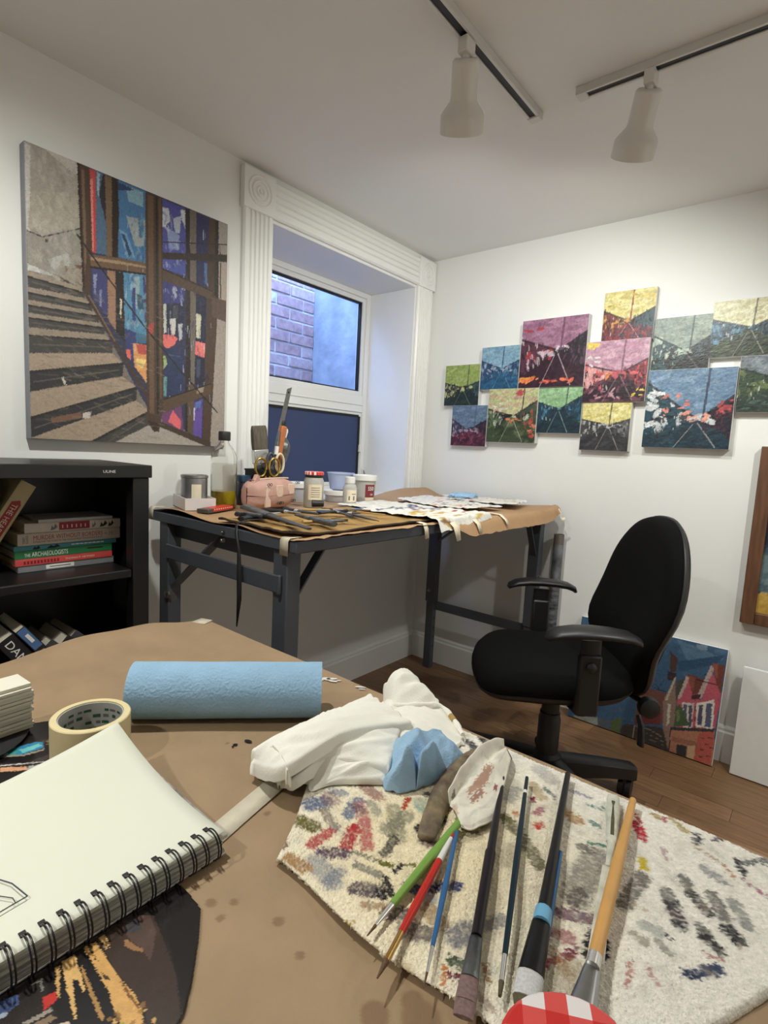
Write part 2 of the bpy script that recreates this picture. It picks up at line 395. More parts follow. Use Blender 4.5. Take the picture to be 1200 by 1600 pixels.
# ------------------------------------------------------------------ books
mat('paper_pages', C(206,198,180), .85, var=.06, scale=160, stretch=(1,1,40))
def book(label, loc, L, T, D, cov, group, rot=(0,0,0), name='book'):
    """spine faces +x, length along y, thickness along z; origin at the lower left spine corner"""
    t = thing(name, label, 'book', loc, group=group, rot=rot)
    c = MB(); h = .0016
    c.box(-D,0,0,L,0,h); c.box(-D,0,0,L,T-h,T); c.box(-h,.0,0,L,h,T-h)
    t2 = c.build('cover', cov, t, bevel=.0006)
    MB().box(-D+.003,-h-.0002,.003,L-.003,h,T-h).build('pages','paper_pages',t)
    return t
for n_, c_ in {'bk_grey':(128,130,132),'bk_red':(206,74,72),'bk_green':(38,112,62),'bk_teal':(70,140,150),'bk_cream':(196,184,168),'bk_ivory':(206,196,182),'bk_white':(192,188,190),'bk_black':(30,30,32),'bk_tan':(186,170,128),'bk_blue':(78,112,160),'bk_darkblue':(46,74,100),'bk_gold':(170,140,80),'bk_dkgrey':(64,64,66),'bk_crimson':(150,26,40)}.items():
    mat(n_, C(*c_), .5, var=.05, scale=40)
G1 = 'books lying in a stack on the middle shelf'
SX = .215
def yy(px): return -1.979 + (px-25)/151*.233
def zspine(T): return T
stack = [  # label, px0, px1, thickness, cover
 ('grey paperback at the bottom of the shelf stack, white label on its spine',28,177,.0165,'bk_grey'),
 ('red paperback second from the bottom of the shelf stack',24,174,.0160,'bk_red'),
 ('green paperback titled The Archaeologists in the shelf stack',24,174.5,.0205,'bk_green'),
 ('thin teal paperback between the green and the cream book',23,182,.0125,'bk_teal'),
 ('cream hardback titled Murder Without Borders in the shelf stack',28,188,.0300,'bk_cream'),
 ('ivory book with a red spine block, near the top of the shelf stack',38,189,.0245,'bk_ivory'),
 ('thin white booklet on top of the shelf stack',58,175,.0080,'bk_white')]
z = .7885; SB = []
for i,(lb,a,b_,T,cv) in enumerate(stack):
    L = yy(b_)-yy(a); SB.append(book(lb,(SX+random.uniform(-.003,.003),yy(a),z),L,T,.14 if i<6 else .12,cv,G1)); z += T+.0004
E_ = .0004
def spine_text(t, body, m, y, z, w=None, h=None, sp=1.0): return lettering(body,m,t,(E_,y,z),(0,1,0),(0,0,1),w,h,spacing=sp)
def spine_patch(t, m, y0, y1, z0, z1, name='label_patch'): return MB().box(0,.0003,y0,y1,z0,z1).build(name,m,t)
spine_patch(SB[0],'ink_white',.062,.128,.003,.0135); MB().box(.0003,.0005,.07,.12,.007,.0095).build('print_line','ink_grey',SB[0])
spine_text(SB[1],'THOMAS P. HEYMAN','ink_cream',.112,.0055,w=.072,h=.0052); [MB().box(0,.0003,.018+.0075*k,.0225+.0075*k,.0035,.0115).build('print_mark','ink_darkred',SB[1]) for k in range(11)]
spine_text(SB[2],'THE','ink_white',.021,.005,w=.013,h=.008); spine_text(SB[2],'ARCHAEOLOGISTS','ink_white',.037,.0045,w=.083,h=.0115); spine_patch(SB[2],'ink_black',.168,.208,.011,.0145,'print_line')
[spine_patch(SB[3],'ink_white',.13+.0105*k,.1385+.0105*k,.005,.0075,'print_mark') for k in range(8)]
for k,(a,b_) in enumerate(((.04,.058),(.072,.104))): 
    pts=[(a,.002),(a+.3*(b_-a),.0095),(a+.5*(b_-a),.006),(a+.75*(b_-a),.011),(b_,.004),(a+.6*(b_-a),.0015)]
    MB().prism(pts,lambda u,v:(0,u,v),lambda u,v:(.0003,u,v)).build('drawing','ink_black',SB[3])
spine_text(SB[4],'MURDER WITHOUT BORDERS','ink_red',.034,.0125,w=.166,h=.0115); spine_text(SB[4],'DYING FOR THE STORY IN THE WORLDS MOST DANGEROUS PLACES','ink_black',.034,.0055,w=.166,h=.0042)
lettering('TERRY\nGOULD','ink_black',SB[4],(E_,.0225,.005),(0,0,1),(0,-1,0),width=.02,height=.012)
spine_text(SB[4],'+ 10','ink_grey',.205,.011,w=.022,h=.010)
spine_patch(SB[5],'bk_crimson',.078,.152,.0035,.0235); [MB().box(.0003,.0005,.085+.011*k,.0875+.011*k,.008,.0165).build('print_mark','ink_cream',SB[5]) for k in range(6)]
for k,(a,b_) in enumerate(((.058,.074),(.158,.168),(.178,.198),(.2,.215))):
    pts=[(a,.004),(a+.2*(b_-a),.017),(a+.45*(b_-a),.010),(a+.7*(b_-a),.021),(b_,.012),(a+.6*(b_-a),.006)]
    MB().prism(pts,lambda u,v:(0,u,v),lambda u,v:(.0003,u,v)).build('drawing','ink_grey' if k<2 else 'ink_black',SB[5])
# leaning books on the middle shelf: upright books rotated about x so their tops lean to the right
def upright(label, y, z, Hh, T, D, cov, lean, group, x=SX+.01):
    # local y runs along the spine; rotate so that local +y points up, leaning by `lean` (to +y world)
    t = book(label,(x,y,z),Hh,T,D,cov,group,rot=(PI/2-lean,0,0)); return t
G2 = 'books leaning on the middle shelf'
ln = math.radians(31)
hb = upright('tan hardback titled The Head Trip leaning right on the middle shelf',-2.066,.7885,.250,.036,.15,'bk_tan',ln,G2,x=.235)
hp = MB().prism([(.075,.006),(.195,.006),(.205,.013),(.195,.028),(.075,.028)],lambda u,v:(0,u,v),lambda u,v:(.0003,u,v)).build('title_panel','bk_crimson',hb)
lettering('THE HEAD TRIP','ink_cream',hb,(.0008,.192,.0105),(0,-1,0),(0,0,-1),width=.112,height=.012)
for o_ in hb.children:
    if o_.name.startswith('lettering'): o_.location = (.0008,.192,.0235)
MB().box(0,.0003,.008,.07,.010,.024).build('drawing','ink_cream',hb)
h2 = upright('dark picture-covered book leaning beside the tan hardback',-2.150,.7885,.235,.034,.15,'bk_dkgrey',math.radians(36),G2,x=.225)
MB().box(0,.0003,.15,.22,.004,.03).build('picture','bk_darkblue',h2); MB().box(0,.0004,.04,.14,.006,.028).build('picture','bk_ivory',h2)
# lower shelf books, tops lean to the left
G3 = 'books leaning on the lower shelf'
def low(label, ytop, ztop, Hh, T, cov, lean, x):
    # top-left corner of the spine at (ytop, ztop); leans with the top to the left
    a = math.radians(lean); y = ytop + Hh*math.sin(a); z = ztop - Hh*math.cos(a)
    return book(label,(x,y,z),Hh,T,.155,cov,G3,rot=(PI/2+a,0,0))
lb = low('blue and gold book at the left end of the lower shelf',-2.085,.640,.200,.030,'bk_darkblue',27,.30)
MB().box(0,.0003,.02,.19,.003,.012).build('gold_band','bk_gold',lb)
lb = low('black book with large white spine lettering on the lower shelf',-2.012,.668,.24,.040,'bk_black',34,.30)
lettering('DAN HILL','ink_white',lb,(.0006,.205,.012),(0,-1,0),(0,0,-1),width=.13,height=.017)
for o_ in lb.children:
    if o_.name.startswith('lettering'): o_.location = (.0006,.228,.030)
lb = low('black and blue paperback beside the black lettered book on the lower shelf',-1.990,.682,.265,.024,'bk_black',36,.305)
MB().box(0,.0003,.200,.263,.002,.022).build('blue_panel','bk_blue',lb); MB().box(0,.0003,.160,.190,.006,.018).build('gold_lettering','bk_gold',lb)
MB().box(.0003,.0005,.220,.245,.007,.015).build('print_mark','ink_white',lb)
lb = low('thin grey-edged black book in the middle of the lower shelf',-1.93,.632,.225,.022,'bk_dkgrey',46,.295)
lb = low('black hardback lying aslant at the right of the lower shelf',-1.895,.636,.205,.030,'bk_black',49,.30)
MB().box(0,.0003,.13,.165,.004,.026).build('white_label','ink_white',lb)
lb = low('dark grey hardback rightmost on the lower shelf',-1.862,.632,.17,.026,'bk_dkgrey',46,.265)

# ------------------------------------------------------------------ steel workbench
BX0,BX1,BY0,BY1,BZ = .09,.790,-1.583,-.059,.914
wb = thing('workbench','dark grey steel workbench under the window, covered with brown paper','workbench',(.44,-.82,0)); off=(.44,-.82,0)
def wbx(n,*a,m='steel_grey',bv=.003): return MB().box(*a).build(n,m,wb,off,bevel=bv)
wbx('top',BX0,BX1,BY0,BY1,.884,BZ)
wbx('apron',BX0+.05,BX1-.05,BY0+.03,BY0+.034,.84,.884); wbx('apron',BX0+.05,BX1-.05,BY1-.034,BY1-.03,.84,.884)
for (lx0,lx1) in ((.70,.752),(.150,.202)):
    for (ly0,ly1) in ((BY0+.006,BY0+.05),(BY1-.05,BY1-.006)):
        wbx('leg',lx0,lx1,ly0,ly1,.36,.884)
        lo_ = MB().box(lx0+.005,lx1-.005,ly0+.005,ly1-.005,.0,.36).build('lower_leg','steel_grey',wb,off,bevel=.002)
        for zz in (.12,.17,.22,.27,.32):
            MB().cyl((lx1-.0055,(ly0+ly1)/2,zz),(lx1-.0045,(ly0+ly1)/2,zz),.005,n=10).build('adjustment_hole','track_slot',lo_,off)
def bolt(p, d, r=.011):
    d = Vector(d).normalized(); Mx = d.to_track_quat('Z','Y').to_matrix()
    MB().lathe([(r*1.25,0),(r*1.25,.002),(r,.002),(r,.008),(r*.7,.010),(.0005,.0105)],6 if r>.008 else 10,p,M=Mx).build('bolt','zinc',wb,off,smooth=True,angle=.5)
bolt((.752,BY0+.030,.60),(1,0,0)); bolt((.205,BY0+.006,.665),(0,-1,0)); bolt((.726,BY0+.006,.60),(0,-1,0))
bolt((.752,BY1-.03,.60),(1,0,0),.008); bolt((.172,BY1-.05,.42),(0,-1,0),.007); bolt((.5,BY0,.875),(0,-1,0),.005); bolt((.50,BY0+.002,.897),(0,-1,0),.004)
wbx('stringer',.20,.735,BY0-.0005,BY0+.006,.777,.822); wbx('stringer',.725,.737,BY0-.004,BY0+.006,.775,.824)
wbx('stringer',.202,.70,BY1-.03,BY1-.024,.318,.366)
MB().beam((.46,BY0+.03,.885),(.205,BY0+.03,.69),.005,.034,up=(0,1,0)).build('brace','steel_grey',wb,off)
MB().beam((.728,BY0+.045,.755),(.728,BY0+.15,.885),.005,.026,up=(1,0,0)).build('brace','steel_grey',wb,off)
MB().beam((.728,BY1-.045,.69),(.728,BY1-.15,.885),.005,.026,up=(1,0,0)).build('brace','steel_grey',wb,off)
MB().beam((.46,BY1-.03,.885),(.205,BY1-.03,.69),.005,.034,up=(0,1,0)).build('brace','steel_grey',wb,off)

# ------------------------------------------------------------------ foreground table
TZ = .755
mat('table_wood', C(120,90,64), .5, var=.2, scale=10, stretch=(1,8,8))
ft = thing('work_table','large table in the foreground covered with brown kraft paper','table',(1.55,-2.2,0)); off=(1.55,-2.2,0)
MB().box(.725,2.45,-2.62,-1.782,TZ-.03,TZ).build('top','table_wood',ft,off,bevel=.003)
MB().box(.78,2.40,-2.57,-1.83,TZ-.10,TZ-.031).build('apron','table_wood',ft,off,bevel=.003)
for x in (.80,2.33):
    for y in (-2.56,-1.90): MB().box(x,x+.05,y,y+.05,0,TZ-.031).build('leg','table_wood',ft,off,bevel=.004)

# ------------------------------------------------------------------ office chair
ch = thing('office_chair','black fabric office chair with armrests, turned towards the workbench','chair',(1.085,-.69,0),rotz=-2.49)
def CB(mb,n,m='black_plastic',par=None,**k): return mb.build(n,m,par or ch,None,**k)
base_ang = math.radians(41)+2.49
for k in range(5):
    a = base_ang + k*2*PI/5; c, s_ = math.cos(a), math.sin(a)
    mb = MB(); rings=[]
    for r,w,z0,z1 in ((.02,.036,.068,.140),(.10,.034,.072,.134),(.20,.031,.074,.124),(.27,.028,.070,.116),(.298,.026,.064,.112),(.312,.018,.062,.104)):
        rings.append([(r*c - q*s_, r*s_ + q*c, zz) for q,zz in ((-w,z0),(w,z0),(w,z1-.008),(w*.6,z1),(-w*.6,z1),(-w,z1-.008))])
    lg = CB(mb.ring_loft(rings),'base_leg',smooth=True,angle=.6)
    ca = a+.9; cx, cy = .283*c, .283*s_
    wob = MB()
    for sd in (-1,1):
        d = Vector((math.cos(ca+PI/2),math.sin(ca+PI/2),0)); q = Vector((cx,cy,.030))+d*.012*sd
        wob.cyl(q-d*.0085,q+d*.0085,.029,n=20)
    wob.cyl((cx,cy,.03),(cx,cy,.085),.008,n=10)
    wob.obox((cx,cy,.045),(.044,.010,.04),Matrix.Rotation(ca,3,'Z'))
    cs = wob.build('caster','black_plastic',lg,smooth=True,angle=.6)
CB(MB().lathe([(.045,.08),(.050,.085),(.048,.14),(.036,.15),(.036,.27),(.033,.275),(.033,.29),(.029,.291),(.029,.33),(.012,.331)],20),'column_cover',smooth=True)
CB(MB().cyl((0,0,.32),(0,0,.40),.014,n=16),'gas_lift','zinc',smooth=True)
CB(MB().box(-.13,.09,-.09,.09,.385,.425),'seat_mechanism',bevel=.012)
def outline(a,b,n,e,skew=0.0):
    P=[]
    for i in range(n):
        t=2*PI*i/n; ct,st=math.cos(t),math.sin(t)
        x=a*math.copysign(abs(ct)**(2/e),ct); y=b*math.copysign(abs(st)**(2/e),st)
        P.append((x,y*(1+skew*x/a)))
    return P
OS = outline(.245,.245,56,3.0,.06)
def seat_rings(prof, dip=True):
    R=[]
    for sc,z in prof:
        ring=[]
        for x,y in OS:
            X=x*sc+.02; Y=y*sc
            wz = -.040*max(0,(X-.12)/.145)**2 if X>.12 else .018*max(0,(-X-.08)/.15)**2
            dz = -.012*(1-min(1,(X*X+Y*Y)/.05)) if dip else 0
            ring.append((X,Y,z+wz+dz))
        R.append(ring)
    return R
CB(MB().ring_loft(seat_rings([(.86,.425),(.96,.428),(1.0,.445),(1.005,.462),(.985,.480),(.93,.492),(.8,.497),(.5,.498),(.2,.498),(.02,.498)])),'seat','chair_fabric',smooth=True,angle=1.2)
CB(MB().ring_loft(seat_rings([(.4,.408),(.80,.410),(.95,.422),(1.002,.438),(1.004,.444),(.9,.446)],False)),'seat_shell',smooth=True,angle=1.0)
OB = outline(.250,.288,56,2.35)
def back_rings(prof):
    R=[]
    for sc,d in prof:
        ring=[]
        for y,z in OB:
            Y=y*sc; Z=z*sc; up=(Z+.285)
            wid = 1.0-.10*max(0,Z/.285)**1.5 - .12*max(0,-Z/.285)**1.5
            X = -.222 - .13*up + .30*Y*Y + .035*math.exp(-((Z+.10)/.10)**2) + d
            ring.append((X,Y*wid,.395+up))
        R.append(ring)
    return R
CB(MB().ring_loft(back_rings([(.97,-.026),(1.0,-.018),(1.0,.0),(.985,.014),(.94,.024),(.85,.029),(.6,.030),(.3,.030),(.03,.030)])),'backrest','chair_fabric',smooth=True,angle=1.3)
CB(MB().ring_loft(back_rings([(.1,-.045),(.5,-.046),(.85,-.042),(.97,-.034),(1.012,-.022),(1.012,-.012),(.98,-.01)])),'back_shell',smooth=True,angle=1.0)
CB(MB().tube([(-.10,0,.40),(-.20,0,.395),(-.265,0,.42),(-.29,0,.50),(-.31,0,.62)],[.02,.022,.022,.02,.016],10,flat=1.8,up=(0,1,0)),'back_bracket',smooth=True)
for sd in (-1,1):
    arm = CB(MB().tube([(.0,sd*.12,.412),(-.005,sd*.20,.408),(-.01,sd*.262,.415),(-.012,sd*.278,.44),(-.012,sd*.280,.52),(-.012,sd*.280,.64)],[.020,.020,.022,.024,.032,.030],12,flat=[.45,.45,.4,.35,.3,.3],up=(0,0,1)),'arm_post',smooth=True,angle=.9)
    MB().box(-.044,.02,sd*.280-.014,sd*.280+.014,.42,.60).build('arm_sleeve','black_plastic',arm,bevel=.008)
    MB().lathe([(.014,0),(.014,.006),(.009,.010),(.001,.0105)],14,(-.012,sd*.294,.565),M=Vector((0,sd,0)).to_track_quat('Z','Y').to_matrix()).build('arm_button','black_plastic',arm,smooth=True)
    pts=[(-.142,sd*.288,.636),(-.134,sd*.288,.647),(-.108,sd*.290,.658),(-.06,sd*.292,.664),(-.01,sd*.292,.666),(.04,sd*.292,.664),(.082,sd*.290,.658),(.106,sd*.288,.648),(.114,sd*.288,.638)]
    MB().tube(pts,[.016,.030,.038,.042,.043,.042,.038,.030,.016],18,flat=[.4,.36,.36,.36,.36,.36,.36,.36,.4],up=(0,0,1)).build('arm_pad','black_plastic',arm,smooth=True,angle=1.2)
CB(MB().tube([(-.22,.05,.40),(-.25,.115,.395),(-.25,.15,.39)],[.010,.010,.010],10),'tilt_lever',smooth=True)
CB(MB().lathe([(.012,0),(.030,.006),(.034,.02),(.030,.034),(.012,.04)],16,(-.25,.13,.395),M=Vector((0,1,0)).to_track_quat('Z','Y').to_matrix()),'tension_knob',smooth=True)
CB(MB().tube([(-.205,.185,.385),(-.21,.20,.36),(-.212,.205,.30)],[.012,.014,.016],10,flat=.5,up=(1,0,0)),'height_paddle',smooth=True)
bel=MB()
for k in range(7):
    z=.40+.011*k
    bel.lathe([(.010,z),(.020,z+.003),(.020,z+.007),(.010,z+.0095)],14,(-.245,.02,0))
CB(bel,'bellows',smooth=True)
STAIR = [('p',(152,144,130),[(0,0),(209,-3),(226,347),(1,420)]),('p',(188,184,176),[(0,3),(21,13),(13,290),(-3,287)]),('p',(186,181,172),[(77,0),(211,-3),(214,50),(148,29)]),('p',(162,152,134),[(23,154),(209,111),(215,221),(61,284),(5,278)]),('p',(140,136,124),[(3,292),(61,295),(222,225),(228,354),(102,413),(1,413)]),('p',(195,195,190),[(1,399),(102,413),(93,420),(1,419)]),('p',(172,172,166),[(77,367),(163,324),(180,358),(110,403)]),('l',(46,40,38),[(3,289),(61,295),(215,227)],5),('p',(60,56,52),[(73,299),(86,296),(86,307),(72,310)]),('p',(150,133,113),[(102,407),(149,402),(227,433),(221,444),(110,422)]),('p',(66,62,60),[(102,407),(145,426),(230,450),(230,440)]),('p',(150,133,113),[(149,372),(189,377),(226,408),(226,425),(154,403)]),('p',(110,70,54),[(149,372),(159,374),(162,399),(152,402)]),('p',(150,133,113),[(189,359),(224,359),(226,402),(194,385)]),('p',(110,72,56),[(189,359),(221,356),(222,367),(195,371)]),('p',(66,62,60),[(1,442),(233,452),(237,470),(2,476)]),('p',(150,133,113),[(1,422),(227,433),(233,452),(1,442)]),('l',(40,38,40),[(1,442),(233,452)],7),('l',(90,84,78),[(17,456),(216,464)],5),('p',(66,62,60),[(1,496),(265,488),(267,511),(1,519)]),('p',(150,133,113),[(0,476),(237,470),(265,488),(1,496)]),('l',(40,38,40),[(1,496),(265,488)],7),('l',(90,84,78),[(17,504),(247,503)],5),('p',(66,62,60),[(1,539),(297,525),(293,549),(0,564)]),('p',(150,133,113),[(1,519),(267,511),(297,525),(1,539)]),('l',(40,38,40),[(1,539),(297,525)],7),('l',(90,84,78),[(17,549),(276,540)],5),('p',(66,62,60),[(0,581),(327,564),(321,588),(1,614)]),('p',(150,133,113),[(0,564),(293,549),(327,564),(0,581)]),('l',(40,38,40),[(0,581),(327,564)],7),('l',(90,84,78),[(17,595),(304,579)],5),('p',(66,62,60),[(1,641),(363,607),(359,654),(0,702)]),('p',(150,133,113),[(1,614),(321,588),(363,607),(1,641)]),('l',(40,38,40),[(1,641),(363,607)],7),('l',(90,84,78),[(17,669),(341,634)],5),('p',(48,48,50),[(-1,768),(413,688),(408,738),(0,836)]),('p',(164,142,118),[(0,702),(359,654),(413,687),(402,694),(-1,768)]),('l',(40,38,40),[(-1,768),(413,688)],11),('l',(90,84,78),[(16,800),(389,715)],5),('p',(48,48,50),[(-1,929),(483,775),(476,828),(0,998)]),('p',(164,142,118),[(0,836),(408,738),(483,775),(-1,929)]),('l',(40,38,40),[(-1,929),(483,775)],11),('l',(90,84,78),[(16,963),(458,803)],5),('p',(66,62,60),[(262,1003),(551,866),(543,925),(362,1004)]),('p',(164,142,118),[(0,1000),(52,980),(476,828),(551,866),(262,1003)]),('l',(40,38,40),[(262,1003),(551,866)],11),('l',(90,84,78),[(332,1003),(525,897)],5),('p',(200,190,170),[(128,771),(137,772),(151,797),(140,798)]),('p',(196,186,176),[(219,895),(257,888),(252,913),(219,916)]),('p',(120,84,60),[(79,923),(214,891),(214,915),(87,942)]),('p',(164,154,142),[(362,1004),(543,925),(628,927),(908,1004)]),('p',(152,142,128),[(233,453),(265,463),(536,803),(546,869),(478,773),(413,687),(361,607),(297,525)]),('p',(48,52,84),[(209,-3),(938,3),(947,331),(907,993),(534,852),(235,453)]),('p',(196,52,52),[(259,3),(288,2),(288,296),(263,296)]),('p',(226,120,104),[(264,35),(275,35),(276,289),(269,291)]),('p',(72,104,136),[(288,1),(331,1),(335,290),(288,296)]),('p',(150,176,190),[(293,6),(307,7),(301,91),(293,70)]),('p',(46,36,50),[(320,5),(334,4),(335,181),(301,83)]),('p',(52,116,166),[(383,4),(531,1),(534,280),(390,287)]),('p',(120,168,190),[(429,13),(512,11),(513,67),(439,65)]),('p',(150,160,160),[(429,123),(525,113),(515,214),(472,225)]),('p',(96,150,190),[(394,181),(430,187),(473,270),(431,277)]),('p',(30,60,110),[(388,10),(408,10),(470,16),(388,41)]),('p',(30,70,110),[(404,194),(420,194),(462,272),(443,274)]),('p',(60,110,150),[(487,115),(514,116),(515,181),(493,187)]),('p',(62,64,120),[(263,354),(337,349),(337,517),(272,461)]),('p',(130,140,180),[(272,375),(291,371),(282,444),(277,444)]),('p',(120,130,180),[(301,424),(311,422),(309,494),(301,487)]),('p',(66,140,178),[(390,341),(535,318),(538,581),(476,594),(402,567)]),('p',(140,170,178),[(463,342),(495,335),(491,461),(464,466)]),('p',(50,60,130),[(455,385),(474,381),(475,514),(458,513)]),('p',(40,84,110),[(479,404),(528,412),(529,462),(485,462)]),('p',(30,110,150),[(475,556),(538,559),(539,591),(476,597)]),('p',(60,56,120),[(511,331),(535,326),(538,546),(524,531)]),('p',(50,60,120),[(417,548),(475,556),(477,683),(433,646)]),('p',(225,150,60),[(460,601),(533,599),(533,755),(468,689)]),('p',(200,58,44),[(476,602),(529,599),(531,638),(487,639)]),('p',(240,200,80),[(474,658),(532,659),(510,697),(482,691)]),('p',(230,90,60),[(423,631),(446,628),(453,669),(434,663)]),('p',(74,76,160),[(607,5),(744,5),(746,280),(612,279)]),('p',(190,196,206),[(613,38),(647,33),(657,76),(631,109),(614,113)]),('p',(170,180,200),[(671,64),(718,42),(708,114),(684,120)]),('p',(200,205,215),[(712,18),(740,15),(739,88),(721,59)]),('p',(130,150,200),[(637,107),(708,123),(704,185),(650,189)]),('p',(70,86,170),[(616,240),(742,228),(741,272),(617,274)]),('p',(56,60,130),[(612,320),(740,328),(737,398),(610,422)]),('p',(36,38,66),[(610,417),(739,393),(733,552),(613,570)]),('p',(190,190,180),[(619,420),(636,413),(640,530),(626,537)]),('p',(200,196,190),[(656,475),(691,460),(688,532),(667,540)]),('p',(180,184,190),[(702,485),(729,480),(728,544),(713,555)]),('p',(70,70,80),[(672,414),(703,409),(701,467),(674,467)]),('p',(235,96,88),[(616,541),(675,536),(703,547),(682,578),(646,596),(616,587)]),('p',(38,52,92),[(611,596),(736,588),(736,782),(614,803)]),('p',(90,150,150),[(615,720),(642,713),(640,794),(617,799)]),('p',(150,180,90),[(617,622),(635,629),(643,663),(622,684)]),('p',(70,84,120),[(647,618),(720,618),(715,623),(647,624)]),('p',(44,44,92),[(801,3),(884,6),(886,307),(813,304)]),('p',(70,110,160),[(855,202),(875,197),(875,289),(859,288)]),('p',(34,36,60),[(801,341),(877,337),(868,732),(804,729)]),('p',(200,200,170),[(810,421),(840,425),(837,528),(812,527)]),('p',(236,104,100),[(804,542),(870,543),(864,607),(805,599)]),('p',(60,72,100),[(815,619),(841,616),(837,697),(817,699)]),('p',(110,60,110),[(610,874),(727,829),(743,950),(616,910)]),('p',(228,84,94),[(650,903),(678,853),(726,896),(722,934)]),('p',(96,66,160),[(798,814),(856,790),(853,970),(798,959)]),('p',(80,110,180),[(807,813),(847,796),(844,830),(807,837)]),('p',(190,180,210),[(796,833),(809,832),(808,890),(798,890)]),('p',(156,146,138),[(935,-1),(1000,0),(1002,130),(940,150)]),('p',(168,154,140),[(939,173),(999,159),(998,335),(939,332)]),('p',(156,144,132),[(909,413),(998,424),(1000,1000),(903,1001)]),('p',(76,55,40),[(209,-1),(261,0),(270,306),(255,472),(227,443)]),('p',(118,92,66),[(225,18),(238,18),(244,312),(235,383)]),('p',(46,34,28),[(207,0),(218,-1),(233,438),(225,439)]),('p',(118,92,66),[(329,2),(361,2),(362,293),(335,295)]),('p',(46,34,28),[(361,2),(388,2),(395,117),(386,288),(360,294)]),('p',(160,118,86),[(337,347),(376,341),(377,567),(340,528)]),('p',(38,32,32),[(376,341),(415,339),(421,602),(377,571)]),('p',(210,200,180),[(397,437),(407,443),(403,518),(397,502)]),('p',(46,34,28),[(739,4),(773,3),(772,328),(785,948),(750,940),(749,280)]),('p',(112,100,88),[(766,4),(804,4),(808,321),(805,728),(781,731)]),('p',(76,55,40),[(882,7),(941,2),(949,321),(907,998),(859,986),(874,326)]),('p',(46,34,28),[(919,4),(941,2),(947,331),(922,326)]),('p',(92,74,56),[(766,732),(805,728),(798,957),(766,949)]),('p',(112,84,58),[(254,308),(390,289),(540,275),(540,318),(390,335),(265,350)]),('p',(164,134,96),[(263,317),(390,300),(538,288),(538,295),(390,309),(265,326)]),('l',(46,34,28),[(263,351),(390,336),(538,319)],8),('p',(88,66,48),[(612,278),(908,310),(909,345),(613,323)]),('l',(50,38,30),[(612,278),(908,310)],7),('p',(92,70,56),[(906,337),(1000,335),(998,428),(909,417)]),('l',(52,44,44),[(613,173),(999,88)],5),('p',(56,44,38),[(613,215),(1001,132),(999,163),(614,239)]),('l',(60,40,34),[(958,178),(961,328)],6),('l',(60,52,50),[(953,105),(954,142)],5),('p',(88,66,46),[(605,818),(908,716),(909,759),(606,872)]),('l',(46,34,28),[(605,818),(908,716)],6),('p',(150,132,112),[(819,748),(865,734),(859,757),(819,770)]),('p',(76,55,40),[(525,3),(612,4),(624,836),(599,947),(572,948),(535,914),(526,244)]),('p',(108,80,54),[(536,10),(565,10),(573,876),(548,869)]),('p',(46,34,28),[(576,8),(587,6),(599,874),(587,875)]),('p',(100,74,50),[(592,7),(605,6),(614,810),(605,811)]),('p',(180,50,44),[(541,520),(572,498),(566,542),(546,558)]),('p',(70,54,42),[(587,902),(619,909),(911,981),(912,1004),(876,999),(593,924)]),('l',(70,52,44),[(231,440),(536,809)],18),('l',(40,34,34),[(204,250),(350,382),(530,535),(734,689),(951,842)],7),('l',(120,96,74),[(253,457),(371,605)],6),('p',(58,40,32),[(535,905),(598,911),(595,945),(576,948)])]
